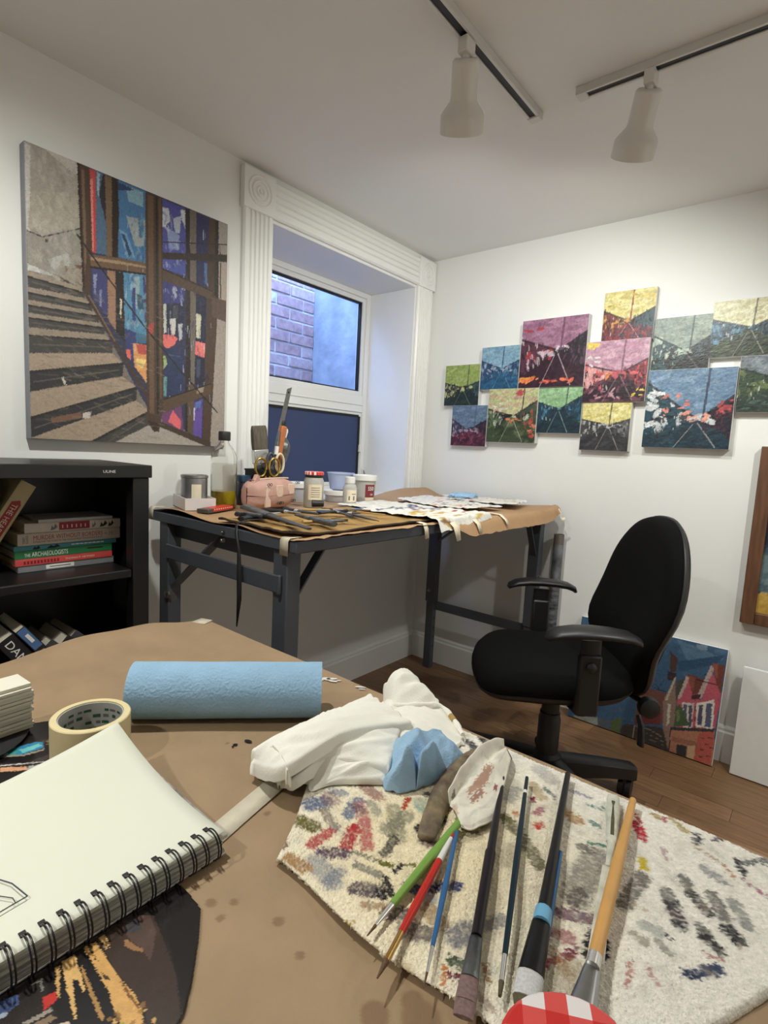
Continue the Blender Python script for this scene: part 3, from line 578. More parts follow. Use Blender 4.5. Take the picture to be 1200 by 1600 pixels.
HOUSES = [('p',(58,98,134),[(-332,-30),(994,-423),(1118,1042),(-135,1771)]),('p',(88,128,160),[(685,10),(847,43),(982,81),(950,138),(760,167)]),('p',(120,150,172),[(805,13),(881,0),(876,47),(819,53)]),('p',(44,84,120),[(703,205),(980,52),(950,138),(730,286)]),('p',(120,74,62),[(483,580),(531,511),(648,507),(734,546),(751,737),(488,865)]),('p',(80,76,60),[(719,383),(765,333),(790,505),(735,561)]),('p',(84,60,54),[(655,130),(710,179),(706,296),(671,310)]),('p',(60,46,44),[(656,309),(712,309),(708,373),(663,391)]),('p',(150,120,104),[(655,582),(706,350),(735,561),(751,951),(695,1011)]),('p',(196,180,160),[(664,570),(707,342),(713,363),(680,570)]),('p',(206,196,176),[(687,598),(705,590),(714,770),(699,786)]),('p',(204,84,104),[(743,541),(783,311),(854,446),(886,491),(919,209),(963,294),(999,382),(988,679),(757,795)]),('p',(120,58,48),[(781,289),(888,296),(871,424),(830,457)]),('p',(150,78,58),[(786,294),(831,305),(832,426),(814,388)]),('p',(126,62,48),[(922,137),(995,142),(989,378),(960,310)]),('p',(166,88,64),[(922,137),(950,140),(964,250),(949,256)]),('p',(200,176,170),[(740,528),(778,305),(795,320),(760,519)]),('p',(200,172,170),[(855,461),(916,158),(933,196),(885,470)]),('p',(70,44,46),[(821,461),(881,427),(875,474),(829,495)]),('p',(226,216,206),[(774,543),(846,525),(856,745),(804,771)]),('p',(90,96,120),[(785,560),(806,554),(816,705),(797,714)]),('p',(90,84,110),[(816,554),(838,547),(850,733),(833,742)]),('p',(232,224,214),[(860,518),(962,442),(978,692),(876,720)]),('p',(84,78,110),[(875,529),(900,515),(910,689),(884,699)]),('p',(88,96,128),[(920,498),(953,476),(962,685),(929,694)]),('p',(70,96,60),[(740,619),(756,566),(790,611),(839,724),(745,778)]),('p',(110,130,80),[(743,649),(760,610),(777,693),(761,732)]),('p',(186,122,88),[(726,795),(989,693),(1007,1005),(739,1049)]),('p',(196,84,70),[(901,760),(989,700),(993,1013),(880,1017)]),('p',(60,56,64),[(727,787),(988,688),(987,716),(730,815)]),('p',(160,100,76),[(743,863),(898,843),(899,888),(747,907)]),('p',(58,54,58),[(778,921),(841,903),(844,1014),(782,1018)]),('p',(206,164,120),[(845,901),(892,876),(893,995),(850,1011)]),('p',(120,50,46),[(913,791),(937,785),(937,796),(914,802)]),('p',(120,50,46),[(945,834),(969,827),(969,839),(946,845)]),('p',(120,50,46),[(922,890),(946,883),(946,895),(923,902)]),('p',(120,50,46),[(963,927),(986,920),(986,932),(964,938)]),('p',(120,50,46),[(918,952),(942,944),(942,956),(919,963)]),('p',(120,50,46),[(958,768),(982,762),(982,773),(959,779)]),('p',(120,50,46),[(974,847),(998,841),(998,852),(975,859)]),('p',(120,50,50),[(485,835),(572,714),(650,693),(654,800),(488,865)]),('p',(190,176,160),[(572,714),(608,587),(638,683)]),('p',(126,70,60),[(582,702),(607,611),(630,679)]),('p',(70,62,60),[(424,897),(677,819),(737,1020),(360,1059)]),('l',(170,160,150),[(490,881),(491,1008)],9),('l',(150,140,130),[(490,881),(598,875),(674,898)],8),('l',(150,140,130),[(536,905),(536,1017)],6),('l',(130,120,112),[(563,955),(691,967)],6),('l',(140,130,120),[(580,915),(709,942)],6),('p',(150,160,150),[(46,979),(228,926),(236,1006),(51,1028)]),('p',(90,100,110),[(228,926),(333,909),(309,1019),(238,1022)]),('p',(90,104,60),[(333,909),(396,845),(401,1006),(331,1008)]),('l',(36,30,36),[(763,311),(947,316),(1001,307)],5),('l',(36,30,36),[(867,275),(928,206)],4),('l',(36,32,38),[(549,471),(605,495),(678,494)],5),('l',(36,32,38),[(579,443),(626,501)],4),('l',(36,32,38),[(638,402),(606,510)],4),('l',(36,32,38),[(727,787),(735,1005)],9),('l',(60,30,40),[(853,492),(869,724)],6)]
# ------------------------------------------------------------------ painted canvases
class Paint:
    """small raster painter; the result becomes point colours on a fine mesh (flat artwork only)"""
    def __init__(s, w, h, base):
        s.w, s.h = w, h; s.a = np.empty((h, w, 3)); s.a[:] = C(*base)[:3]
        jj, ii = np.mgrid[0:h, 0:w]; s.u = (ii)/(w-1); s.v = (jj)/(h-1); s.asp = w/h
    def _blend(s, m, col, al): s.a[m] = s.a[m]*(1-al) + np.array(C(*col)[:3])*al
    def poly(s, pts, col, al=1.0, rough=0.0):
        P = np.array(pts, float); u, v = s.u, s.v
        if rough:
            u = u + RNG.normal(0, rough, u.shape); v = v + RNG.normal(0, rough, v.shape)
        m = np.zeros(s.u.shape, bool); n = len(P)
        for i in range(n):
            x0, y0 = P[i]; x1, y1 = P[(i+1) % n]
            if y0 == y1: continue
            c = ((y0 > v) != (y1 > v)) & (u < (x1-x0)*(v-y0)/(y1-y0)+x0); m ^= c
        s._blend(m, col, al)
    def line(s, pts, w, col, al=1.0):
        d = np.full(s.u.shape, 9.0)
        for (x0, y0), (x1, y1) in zip(pts[:-1], pts[1:]):
            dx, dy = (x1-x0)*s.asp, y1-y0; L2 = dx*dx+dy*dy+1e-12
            t = np.clip(((s.u-x0)*s.asp*dx+(s.v-y0)*dy)/L2, 0, 1)
            d = np.minimum(d, np.hypot((s.u-x0)*s.asp-t*dx, s.v-y0-t*dy))
        s._blend(d < w/2, col, al)
    def dabs(s, n, box, cols, size, ang=0.0, spread=.4, al=.8, asp=3.0, clip=None):
        for _ in range(n):
            cu = RNG.uniform(box[0], box[2]); cv = RNG.uniform(box[1], box[3])
            if clip is not None:
                iu = min(s.w-1, max(0, int(cu*(s.w-1)))); iv = min(s.h-1, max(0, int(cv*(s.h-1))))
                if not clip[iv, iu]: continue
            th = ang+RNG.normal(0, spread); L = size*RNG.uniform(.5, 1.4); W = L/asp*RNG.uniform(.6, 1.4)
            i0 = max(0, int((cu-L)*s.w)); i1 = min(s.w, int((cu+L)*s.w)+2); j0 = max(0, int((cv-L)*s.h)); j1 = min(s.h, int((cv+L)*s.h)+2)
            if i1 <= i0 or j1 <= j0: continue
            du = (s.u[j0:j1, i0:i1]-cu)*s.asp; dv = s.v[j0:j1, i0:i1]-cv
            a = du*math.cos(th)+dv*math.sin(th); b_ = -du*math.sin(th)+dv*math.cos(th)
            m = ((a/L)**2+(b_/W)**2) < 1+RNG.normal(0, .25, a.shape)
            sub = s.a[j0:j1, i0:i1]; col = np.array(C(*cols[RNG.integers(len(cols))])[:3])*RNG.uniform(.85, 1.15)
            sub[m] = sub[m]*(1-al)+col*al
    def mask(s, pts):
        P = np.array(pts, float); m = np.zeros(s.u.shape, bool); n = len(P)
        for i in range(n):
            x0, y0 = P[i]; x1, y1 = P[(i+1) % n]
            if y0 == y1: continue
            m ^= ((y0 > s.v) != (y1 > s.v)) & (s.u < (x1-x0)*(s.v-y0)/(y1-y0)+x0)
        return m
    def table(s, T, wscale):
        for q in T:
            pts = [(a/1000, b_/1000) for a, b_ in q[2]]
            if q[0] == 'p': s.poly(pts, q[1], rough=.0012)
            else: s.line(pts, q[3]*wscale, q[1])
    def grain(s, amt):
        s.a *= 1+RNG.normal(0, amt, s.a.shape[:2])[..., None]; s.a = np.clip(s.a, 0, 1)
    def desat(s, f):
        g = s.a @ np.array([.3,.55,.15]); s.a = s.a*(1-f)+g[...,None]*f
    def rgba(s, k=1.0):
        o = np.ones((s.h, s.w, 4)); o[..., :3] = np.clip(s.a*k, 0, 1); return o.reshape(-1, 4)
def canvas(name, label, cat, W, Hh, D, paint, org, xdir, updir, group=None, m='oil_paint', edge='canvas_edge', k=1.0, relief=0.0):
    """origin = lower left of the back; xdir/updir unit vectors of the picture plane, front normal = xdir x updir"""
    t = thing(name, label, cat, org, group=group)
    X = Vector(xdir).normalized(); Y = Vector(updir).normalized(); Z = X.cross(Y)
    t.rotation_euler = Matrix(((X.x,Y.x,Z.x),(X.y,Y.y,Z.y),(X.z,Y.z,Z.z))).to_euler()
    MB().box(0,W,0,Hh,0,D-.0012).build('stretched_canvas', edge, t, bevel=.0015)
    if paint is not None:
        w, h = paint.w, paint.h; e = .0012
        uu = paint.u.ravel(); vv = paint.v.ravel()
        zz = np.full(uu.shape, D)
        if relief:
            r = RNG.normal(0, 1, (h, w)); r = (r+np.roll(r,1,1)+np.roll(r,2,1)+np.roll(r,1,0))/2
            zz = zz + r.ravel()*relief
        V = np.stack([e+uu*(W-2*e), Hh-e-vv*(Hh-2*e), zz], 1)
        mb = MB(); mb.v = [tuple(q) for q in V]
        a = (np.arange(h-1)[:, None]*w+np.arange(w-1)[None]).ravel()
        mb.f = [tuple(q) for q in np.stack([a+w, a+w+1, a+1, a], 1).tolist()]
        mb.build('painted_surface', m, t, cols=paint.rgba(k), smooth=True, angle=3)
    return t

# big staircase painting on the window wall
pt = Paint(300, 374, (120,110,100))
pt.table(STAIR, 1/1100)
pt.dabs(220,(.02,.02,.20,.42),[(160,152,138),(140,132,118),(176,170,158)],.02,1.4,.5,.35)
pt.dabs(160,(.55,.3,.9,.85),[(40,44,80),(30,34,60),(60,70,120)],.012,1.57,.2,.35)
pt.dabs(90,(.42,.1,.6,.55),[(110,170,200),(40,90,150),(160,190,205)],.014,1.57,.5,.45)
pt.dabs(70,(.62,.05,.75,.4),[(130,140,200),(200,205,220),(60,60,150)],.012,1.2,.5,.5)
pt.table(STAIR[-24:], 1/1100)
pt.dabs(220,(.02,.45,.6,.98),[(140,122,102),(96,86,78),(110,98,86)],.02,.15,.3,.22,6)
pt.dabs(150,(.40,.06,.95,.9),[(190,196,214),(150,160,190),(24,26,44),(34,60,110)],.016,1.57,.06,.55,9,pt.mask([(.40,.02),(.90,.02),(.90,.92),(.62,.86),(.42,.6)]))
pt.table(STAIR[-22:], 1/1100)
pt.dabs(260,(.02,.4,.62,.99),[(150,136,120),(84,80,76),(120,110,100),(60,58,58)],.016,.12,.15,.30,9)
pt.dabs(200,(.3,.0,1,.98),[(60,44,34),(110,88,66),(90,70,52)],.012,1.57,.1,.25,8)
pt.desat(.22); pt.grain(.06)
canvas('painting','large painting of a concrete staircase beside tall colourful windows, above the bookcase','painting',.61,.762,.035,pt,(.001,-1.885,1.118),(0,1,0),(0,0,1),m='oil_paint',edge='canvas_grey',k=.95)

# row of small street paintings on the right wall
def street(sky, left, right, road, vp, sl, sr, pole=None, polecol=(60,50,60), rails=(200,190,190), roadl=.80, roadr=.80, accents=(), n=92, dark=(30,26,34)):
    q = Paint(n, n, sky[0]); vx, vy = vp
    q.dabs(130,(0,0,1,vy+.1),list(sky),.09,-.15,.35,.7,3)
    Lp = [(-.05,sl),(vx-.03,vy),(vx-.02,vy+.06),(-.05,roadl)]; Rp = [(1.05,sr),(vx+.05,vy),(vx+.04,vy+.06),(1.05,roadr)]
    Gp = [(-.05,roadl),(vx-.08,vy+.03),(vx+.08,vy+.03),(1.05,roadr),(1.05,1.05),(-.05,1.05)]
    q.poly(Lp,left[1],rough=.012); q.poly(Rp,right[1],rough=.012); q.poly(Gp,road[0],rough=.012)
    lm, rm, gm = q.mask(Lp), q.mask(Rp), q.mask(Gp)
    q.dabs(60,(0,sl,vx,1),list(left),.055,1.5,.25,.85,2.2,lm); q.dabs(60,(vx,sr,1,1),list(right),.055,1.6,.25,.85,2.2,rm)
    q.dabs(22,(0,sl,vx,1),[dark],.05,1.55,.2,.85,4,lm); q.dabs(22,(vx,sr,1,1),[dark],.05,1.55,.2,.85,4,rm)
    q.dabs(90,(0,vy,1,1),list(road),.07,-.25,.5,.75,3,gm)
    q.line([(-.05,sl),(vx*.55,sl+(vy-sl)*.6),(vx,vy)],.03,dark,.85); q.line([(1.05,sr),(vx+.06,vy)],.03,dark,.8)
    q.dabs(14,(.2,vy-.02,.8,vy+.06),[dark,left[0]],.05,0,.5,.9,2)
    q.line([(vx-.02,vy+.08),(vx-.22,1.0)],.010,rails,.5); q.line([(vx+.03,vy+.06),(vx+.25,.98)],.012,rails,.65)
    if pole is not None: q.line([(pole+.01,0),(pole-.015,vy)],.028,polecol,.9)
    for (au,av,bu,bv,cols_,cnt,sz) in accents: q.dabs(cnt,(au,av,bu,bv),cols_,sz,0,.6,.95,2.4)
    q.dabs(16,(0,vy-.1,.4,vy+.25),[dark,left[0],(200,198,196)],.035,1.57,.2,.8,4); q.dabs(14,(.65,vy-.1,1,vy+.25),[dark,right[0]],.035,1.57,.2,.8,4)
    q.desat(.16); q.grain(.10)
    return q
GP = 'small street paintings on the right wall'
A8, A10, A12 = .203, .254, .305
SMALL = [
 ('small street painting with a yellow-green sky, leftmost in the cluster',A8,.138,1.381,dict(sky=[(142,166,62),(168,184,96),(150,172,72)],left=[(190,190,124),(36,56,50)],right=[(60,96,90),(34,60,60)],road=[(20,42,42),(40,64,54),(16,32,34)],vp=(.52,.56),sl=.42,sr=.40,pole=.68,polecol=(70,90,50),rails=(140,160,140))),
 ('small street painting with slate-blue sky and maroon road, lowest at the left',A8,.194,1.179,dict(sky=[(92,118,148),(112,138,164),(84,108,140)],left=[(168,140,160),(58,60,92)],right=[(110,44,70),(50,36,60)],road=[(96,22,52),(40,28,56),(130,60,84)],vp=(.44,.6),sl=.30,sr=.34,pole=.68,polecol=(70,90,120),rails=(150,90,110))),
 ('small blue street painting between the yellow-green and the mauve one',A8,.344,1.456,dict(sky=[(122,168,194),(146,186,206),(110,156,186)],left=[(150,170,196),(46,80,120)],right=[(90,140,170),(36,74,112)],road=[(18,84,124),(20,104,146),(14,60,100)],vp=(.55,.52),sl=.30,sr=.32,pole=.58,polecol=(40,70,110),rails=(130,180,200),dark=(26,50,90))),
 ('mauve street painting with an orange streak along the bottom',A12,.552,1.456,dict(sky=[(156,104,136),(176,126,156),(136,86,118)],left=[(214,190,204),(90,44,66),(180,40,50)],right=[(92,60,84),(44,32,44)],road=[(52,22,42),(76,34,56),(40,20,34)],vp=(.56,.46),sl=.26,sr=.20,pole=.64,polecol=(110,66,96),rails=(214,196,206),accents=[(.02,.86,.3,.92,[(244,150,40),(238,120,30)],14,.05),(.3,.88,.85,.93,[(224,80,60),(240,110,60)],16,.04),(.05,.12,.3,.2,[(170,40,50)],5,.05)],n=120)),
 ('green and pink street painting with a white edge, under the blue one',A10,.402,1.203,dict(sky=[(192,198,134),(206,204,150),(200,150,132)],left=[(186,200,170),(84,104,66)],right=[(170,74,50),(60,84,62)],road=[(58,74,44),(40,52,36),(96,110,70)],vp=(.5,.5),sl=.36,sr=.20,pole=.72,polecol=(90,60,60),rails=(190,200,170),accents=[(.6,.03,.7,.12,[(200,60,70)],4,.05),(.05,.2,.5,.45,[(222,150,140),(214,220,190)],18,.04),(.88,.6,.98,.9,[(206,60,50),(230,120,80)],12,.04),(.3,.55,.7,.62,[(214,120,60)],6,.04)],n=104)),
 ('small street painting with mint sky and dark teal road, under the mauve one',A8,.655,1.252,dict(sky=[(142,188,134),(164,206,150),(128,176,124)],left=[(72,134,166),(24,66,88)],right=[(36,100,124),(20,58,78)],road=[(16,48,62),(20,62,78),(12,36,50)],vp=(.47,.46),sl=.30,sr=.16,pole=.66,polecol=(60,90,80),rails=(170,200,190),dark=(14,40,56))),
 ('small street painting with yellow sky and a red mast, topmost in the cluster',A8,.913,1.634,dict(sky=[(222,208,124),(232,218,152),(206,186,84)],left=[(206,150,62),(124,44,40)],right=[(54,96,108),(44,70,84)],road=[(116,32,46),(60,40,66),(150,40,44)],vp=(.5,.60),sl=.34,sr=.36,pole=.56,polecol=(150,44,50),rails=(200,180,190),accents=[(.1,.08,.9,.3,[(180,150,40)],8,.03),(.0,.9,1,.98,[(140,30,36)],12,.06)])),
 ('pink and red street painting with a yellow corner, in the middle of the cluster',A10,.857,1.386,dict(sky=[(194,144,168),(206,160,180),(180,120,150)],left=[(214,84,92),(226,160,160)],right=[(226,66,66),(130,34,54)],road=[(42,20,36),(64,32,48),(120,60,80)],vp=(.56,.52),sl=.36,sr=.30,pole=.62,polecol=(130,80,110),rails=(160,120,140),accents=[(.02,.02,.2,.1,[(236,196,40),(240,210,60)],10,.05),(.33,.5,.45,.6,[(230,130,40)],5,.04),(.82,.78,.96,.9,[(226,190,50)],6,.03),(.05,.78,.6,.95,[(170,110,130),(200,150,160)],12,.04),(.05,.25,.3,.4,[(230,220,220)],5,.06)],n=104,dark=(40,20,34))),
 ('small street painting with pale yellow sky and grey road, lowest in the middle',A8,.861,1.182,dict(sky=[(226,214,126),(236,226,156),(214,196,84)],left=[(190,192,192),(66,66,72)],right=[(130,130,132),(84,84,88)],road=[(52,52,58),(74,74,80),(40,40,46)],vp=(.56,.46),sl=.34,sr=.32,pole=.60,polecol=(90,80,60),rails=(180,180,180),dark=(40,40,46))),
 ('small grey-green street painting with a black road, beside the yellow-sky one',A8,1.119,1.507,dict(sky=[(134,148,138),(154,168,154),(120,136,128)],left=[(176,192,176),(54,86,92)],right=[(60,84,90),(28,46,52)],road=[(22,26,28),(36,42,42),(30,80,84)],vp=(.58,.64),sl=.30,sr=.36,pole=.68,polecol=(60,70,70),rails=(150,110,110),dark=(26,36,40))),
 ('small street painting with pale cream sky and green road, top right of the cluster',A8,1.319,1.545,dict(sky=[(218,214,166),(196,186,136),(230,226,190)],left=[(96,146,172),(58,90,110)],right=[(60,90,106),(34,56,70)],road=[(54,68,48),(74,90,62),(40,52,42)],vp=(.60,.50),sl=.30,sr=.30,pole=.66,polecol=(90,90,70),rails=(180,180,160),dark=(40,60,70))),
 ('small dark green street painting at the right edge of the cluster',A8,1.425,1.341,dict(sky=[(112,122,132),(132,142,148),(100,112,124)],left=[(96,114,64),(50,70,46)],right=[(60,80,60),(36,48,44)],road=[(42,62,54),(72,94,84),(30,46,42)],vp=(.86,.50),sl=.20,sr=.40,pole=.58,polecol=(70,76,84),rails=(120,140,130),dark=(26,36,34))),
 ('larger blue street painting with coral rooftops, lower right of the cluster',A12,1.117,1.203,dict(sky=[(98,134,166),(124,156,186),(84,120,152)],left=[(208,212,216),(24,70,84)],right=[(76,28,48),(34,32,48)],road=[(18,54,70),(28,44,54),(34,70,84)],vp=(.60,.62),sl=.12,sr=.30,pole=.70,polecol=(44,54,90),rails=(190,180,186),roadl=.86,roadr=.9,accents=[(.2,.30,.55,.62,[(232,140,120),(226,110,100)],16,.035),(.5,.58,.75,.66,[(236,150,126)],10,.03),(.02,.2,.16,.75,[(216,220,222)],14,.06),(.74,.4,.98,.55,[(180,60,70)],8,.04)],n=120)),
]
for lb_, A, x0, z0, cfg in SMALL:
    big = A > .25
    canvas('painting',lb_,'painting',A,A,.036 if big else .030,street(**cfg),(x0,-.0008,z0),(1,0,0),(0,0,1),group=GP,m='oil_gloss',relief=.00012,k=.92)

# leaning canvases and the framed picture
ty, tz = .068, .443; th = math.atan2(ty, tz)
pk = Paint(170,128,(80,70,70)); pk.table(HOUSES, 1/1300); pk.grain(.05)
pk.dabs(60,(.0,.0,1,.3),[(70,112,146),(96,136,164),(50,90,126)],.04,.2,.4,.25)
pk.table([q for q in HOUSES[6:] if q[0] in 'pl'], 1/1300); pk.dabs(260,(0,.25,1,1),[(150,90,80),(70,54,54),(120,96,84),(180,130,110)],.014,.6,.8,.28,3); pk.desat(.15); pk.grain(.05)
canvas('painting','unframed painting of pink houses leaning on the wall behind the chair','painting',.560,.448,.018,pk,(.940,-.0722,.002),(1,0,0),(0,math.sin(th),math.cos(th)),m='oil_paint',edge='canvas_white',k=.9)
tw = math.atan2(.062,.60)
canvas('blank_canvas','blank white canvas leaning on the wall at the right edge','canvas',.50,.405,.020,None,(1.556,-.0735,.002),(1,0,0),(0,math.sin(tw),math.cos(tw)),edge='canvas_white')
fp = thing('framed_painting','dark framed painting in a plain brown wooden frame on the right wall','painting',(1.522,0,.565))
fw, fh, fb = .50, .655, .045
for nm,(x0,x1,z0,z1) in {'a':(0,fb,0,fh),'b':(fw-fb,fw,0,fh),'c':(fb,fw-fb,0,fb),'d':(fb,fw-fb,fh-fb,fh)}.items():
    MB().box(x0,x1,-.032,-.001,z0,z1).build('frame_bar','wood_frame',fp,bevel=.003)
fq = Paint(60,80,(50,60,74)); fq.poly([(0,0),(1,0),(1,.5),(0,.55)],(44,46,56)); fq.poly([(0,0),(.25,0),(.12,.5),(0,.52)],(150,160,180)); fq.poly([(0,.2),(.1,.2),(.06,.62),(0,.62)],(40,44,54)); fq.poly([(0,.60),(1,.55),(1,.88),(0,.86)],(88,108,118)); fq.dabs(60,(0,.6,1,.88),[(70,90,100),(120,140,146),(60,74,84)],.1,.2,.4,.7); fq.poly([(0,.87),(1,.86),(1,1),(0,1)],(196,164,74)); fq.dabs(20,(0,.88,1,1),[(180,140,60),(210,190,110)],.1,.2,.4,.7); fq.grain(.05)
w, h = fq.w, fq.h; mb = MB(); mb.v = [(fb-.004+a*(fw-2*fb+.008),-.018,fh-fb+.004-b_*(fh-2*fb+.008)) for a,b_ in zip(fq.u.ravel(),fq.v.ravel())]
a = (np.arange(h-1)[:,None]*w+np.arange(w-1)[None]).ravel(); mb.f=[tuple(q) for q in np.stack([a+w,a+w+1,a+1,a],1).tolist()]
mb.build('painted_surface','oil_paint',fp,cols=fq.rgba(.9),smooth=True,angle=3)
MB().box(fb-.004,fw-fb+.004,-.0175,-.002,fb-.004,fh-fb+.004).build('backing','canvas_edge',fp)
# ------------------------------------------------------------------ brown paper and things on the workbench
def nz(x,y,s,seed=0.0): return mnoise.noise(Vector((x*s,y*s,seed)))
def sstep(a,b,x):
    t = min(1,max(0,(x-a)/(b-a))); return t*t*(3-2*t)
PB = BZ+.0015
def bench_paper(u,v):
    y = -1.586+v*1.53
    ov = .062*sstep(-1.02,-.82,y)*(1-.35*sstep(-.25,-.06,y)) + .003 + .006*abs(nz(y,0,9,5))
    s = u*(.695+ov); x = .095+s; z = PB
    edge = .782
    if x > edge:
        d = x-edge; R = .030; a = min(d/R,1.15)
        x = edge+R*math.sin(a)*1.15+max(0,d-R*1.15)*.42; z = PB+.004-R*(1-math.cos(a))-max(0,d-R*1.15)*.90
        z += .004*nz(y,d,30,2)
    z += .004*max(0,nz(x,y,7,1))*sstep(.0,.2,v)
    z += .016*math.exp(-((y+1.586)/.05)**2)*math.exp(-((x-.26)/.13)**2)+.010*math.exp(-((y+1.586)/.04)**2)*math.exp(-((x-.56)/.07)**2)
    cu = math.exp(-((x-.10)/.055)**2)*sstep(-.62,-.20,y); z += .036*cu; x -= .030*cu
    z += .012*sstep(-.16,-.06,y)*sstep(.6,.8,x)
    return (x,y,z)
kp = thing('kraft_paper','brown kraft paper sheet taped over the steel workbench','paper',(.44,-.82,BZ)); off=(.44,-.82,BZ)
MB().grid(60,110,bench_paper).build('sheet','kraft',kp,off,smooth=True,angle=2)
def tape(pts,w,par,off,name='tape_strip',up=(0,0,1),m='masking'):
    mb = MB(); P=[Vector(q) for q in pts]; L=[];R_=[]
    for i,q in enumerate(P):
        t=(P[min(i+1,len(P)-1)]-P[max(i-1,0)]).normalized(); wv = w[i] if hasattr(w,'__len__') else w
        uu = up[i] if isinstance(up,list) else up
        s = t.cross(Vector(uu)).normalized()*wv/2; L.append(q-s); R_.append(q+s)
    mb.v=[tuple(q) for q in L+R_]; n=len(P); mb.f=[(i,i+1,n+i+1,n+i) for i in range(n-1)]
    return mb.build(name,m,par,off,smooth=True,angle=2,solid=.0003)
SIDE=[(0,0,1),(.7,0,.7),(1,0,0),(1,0,0)]
LSIDE=[(0,0,1),(0,-.7,.7),(0,-1,0),(0,-1,0)]
tape([(.752,-1.545,.9185),(.752,-1.583,.9185),(.752,-1.5885,.912),(.752,-1.589,.876)],.030,kp,off,up=LSIDE)
tape([(.125,-1.55,.926),(.125,-1.584,.927),(.125,-1.591,.920),(.125,-1.592,.892)],.028,kp,off,up=LSIDE)
for yy_,ln_,wd in ((-1.075,.030,.020),(-.94,.045,[.03,.034,.036,.024]),(-.80,.032,[.034,.032,.024,.018]),(-.60,.018,[.026,.024,.016,.014])):
    tape([(.745,yy_,.925),(.800 if yy_>-1 else .792,yy_,.9215),(.822 if yy_>-1 else .799,yy_+.002,.905),(.832 if yy_>-1 else .801,yy_+.006,.905-ln_)],wd,kp,off,up=SIDE,m='ink_cream')
MB().tube([(.828,-.115,.922),(.838,-.112,.905),(.836,-.108,.885),(.842,-.100,.876),(.852,-.094,.881)],.006,8,flat=.3,up=(1,0,0)).build('tape_curl','ink_cream',kp,off,smooth=True)

# open white box with a paint can in it
bx = thing('shallow_box','open white cardboard box holding a small metal can on the workbench','box',(.135,-1.452,.9165)); wx,wy,hz,tk=.085,.047,.040,.003
mat('box_card', C(214,208,206), .6, var=.02); mat('box_inside', C(120,104,90), .8, var=.05)
bx.rotation_euler=(0,0,-.30)
MB().box(-wx,wx,-wy,wy,0,tk).build('bottom','box_inside',bx)
for a in ((-wx,wx,-wy,-wy+tk),(-wx,wx,wy-tk,wy),(-wx,-wx+tk,-wy+tk,wy-tk),(wx-tk,wx,-wy+tk,wy-tk)): MB().box(*a,0 if False else tk,hz).build('side_wall','box_card',bx)
mat('tin', C(190,190,188), .35, .55, col2=C(110,110,112), var=.3, scale=14, stretch=(1,1,.2)); mat('tin_lid', C(90,90,90), .4, .5, var=.1)
cn = thing('metal_can','small unlabelled metal paint can standing in the white box','can',(.112,-1.437,.9200))
MB().lathe([(.041,0),(.043,.001),(.043,.004),(.0415,.006),(.0415,.094),(.0435,.096),(.0435,.103),(.040,.104),(.039,.099),(.034,.098),(.0335,.101),(.001,.101)],32).build('body','tin',cn,smooth=True,angle=.5)
MB().lathe([(.0335,.1),(.030,.1015),(.029,.0985),(.001,.0985)],28).build('lid','tin_lid',cn,smooth=True)
lbl=MB(); lbl.grid(8,1,lambda u,v:(.0418*math.cos(-.75+u*.75),.0418*math.sin(-.75+u*.75),.02+v*.055)); lbl.build('paper_label','ink_cream',cn)
# bottle with oil
mat('bottle_glass', (0.98,0.98,0.96,1), .03, trans=1.0, ior=1.22); mat('oil', (0.62,0.47,0.02,1), .02, trans=.7, ior=1.35); mat('cap_black', C(38,38,38), .5, var=.05, scale=60)
def film(name,col,fac):
    m=bpy.data.materials.new(name); m.use_nodes=True; nt=m.node_tree; b=nt.nodes['Principled BSDF']; b.inputs['Base Color'].default_value=col; b.inputs['Roughness'].default_value=.6
    tr=nt.nodes.new('ShaderNodeBsdfTransparent'); mx=nt.nodes.new('ShaderNodeMixShader'); mx.inputs[0].default_value=fac
    nt.links.new(tr.outputs[0],mx.inputs[1]); nt.links.new(b.outputs[0],mx.inputs[2]); nt.links.new(mx.outputs[0],nt.nodes['Material Output'].inputs[0]); MATS[name]=m
film('bottle_film',C(230,224,204),.22)
bt = thing('oil_bottle','tall clear bottle with black cap and a little yellow oil','bottle',(.173,-1.366,.9165))
R=.0425
MB().lathe([(.002,0),(R-.006,0),(R,.006),(R,.165),(R-.003,.180),(R-.012,.200),(R-.024,.212),(.0155,.217),(.0145,.222),(.0145,.226),(.0125,.226),(.0125,.218),(R-.026,.208),(R-.014,.197),(R-.005,.178),(R-.002,.165),(R-.002,.007),(R-.008,.003),(.002,.003)],40).build('body','bottle_glass',bt,smooth=True,angle=1)
MB().lathe([(.002,.0035),(R-.009,.0035),(R-.0025,.008),(R-.0025,.058),(.002,.058)],36).build('oil','oil',bt,smooth=True,angle=.6)
MB().lathe([(R-.0024,.0585),(R-.0024,.150)],36,caps=False).build('residue','bottle_film',bt,smooth=True)
MB().lathe([(.0185,.224),(.0195,.226),(.0195,.250),(.018,.254),(.001,.255)],28).build('cap','cap_black',bt,smooth=True,angle=.6)
# flat red tin beside the bottle
rt = thing('flat_tin','flat red and black tin lying in front of the oil bottle','tin',(.255,-1.448,.9195),rotz=.42)
mat('red_print', C(200,58,44), .4, var=.1, scale=50)
MB().box(-.020,.020,-.072,.072,0,.013).build('case','tin_lid',rt,bevel=.002); MB().box(-.018,.0205,-.045,.0705,.0035,.0134).build('label','red_print',rt)
for k in range(9): MB().box(.0205,.0208,-.040+.012*k,-.035+.012*k,.008,.0115).build('zigzag_mark','ink_cream',rt)
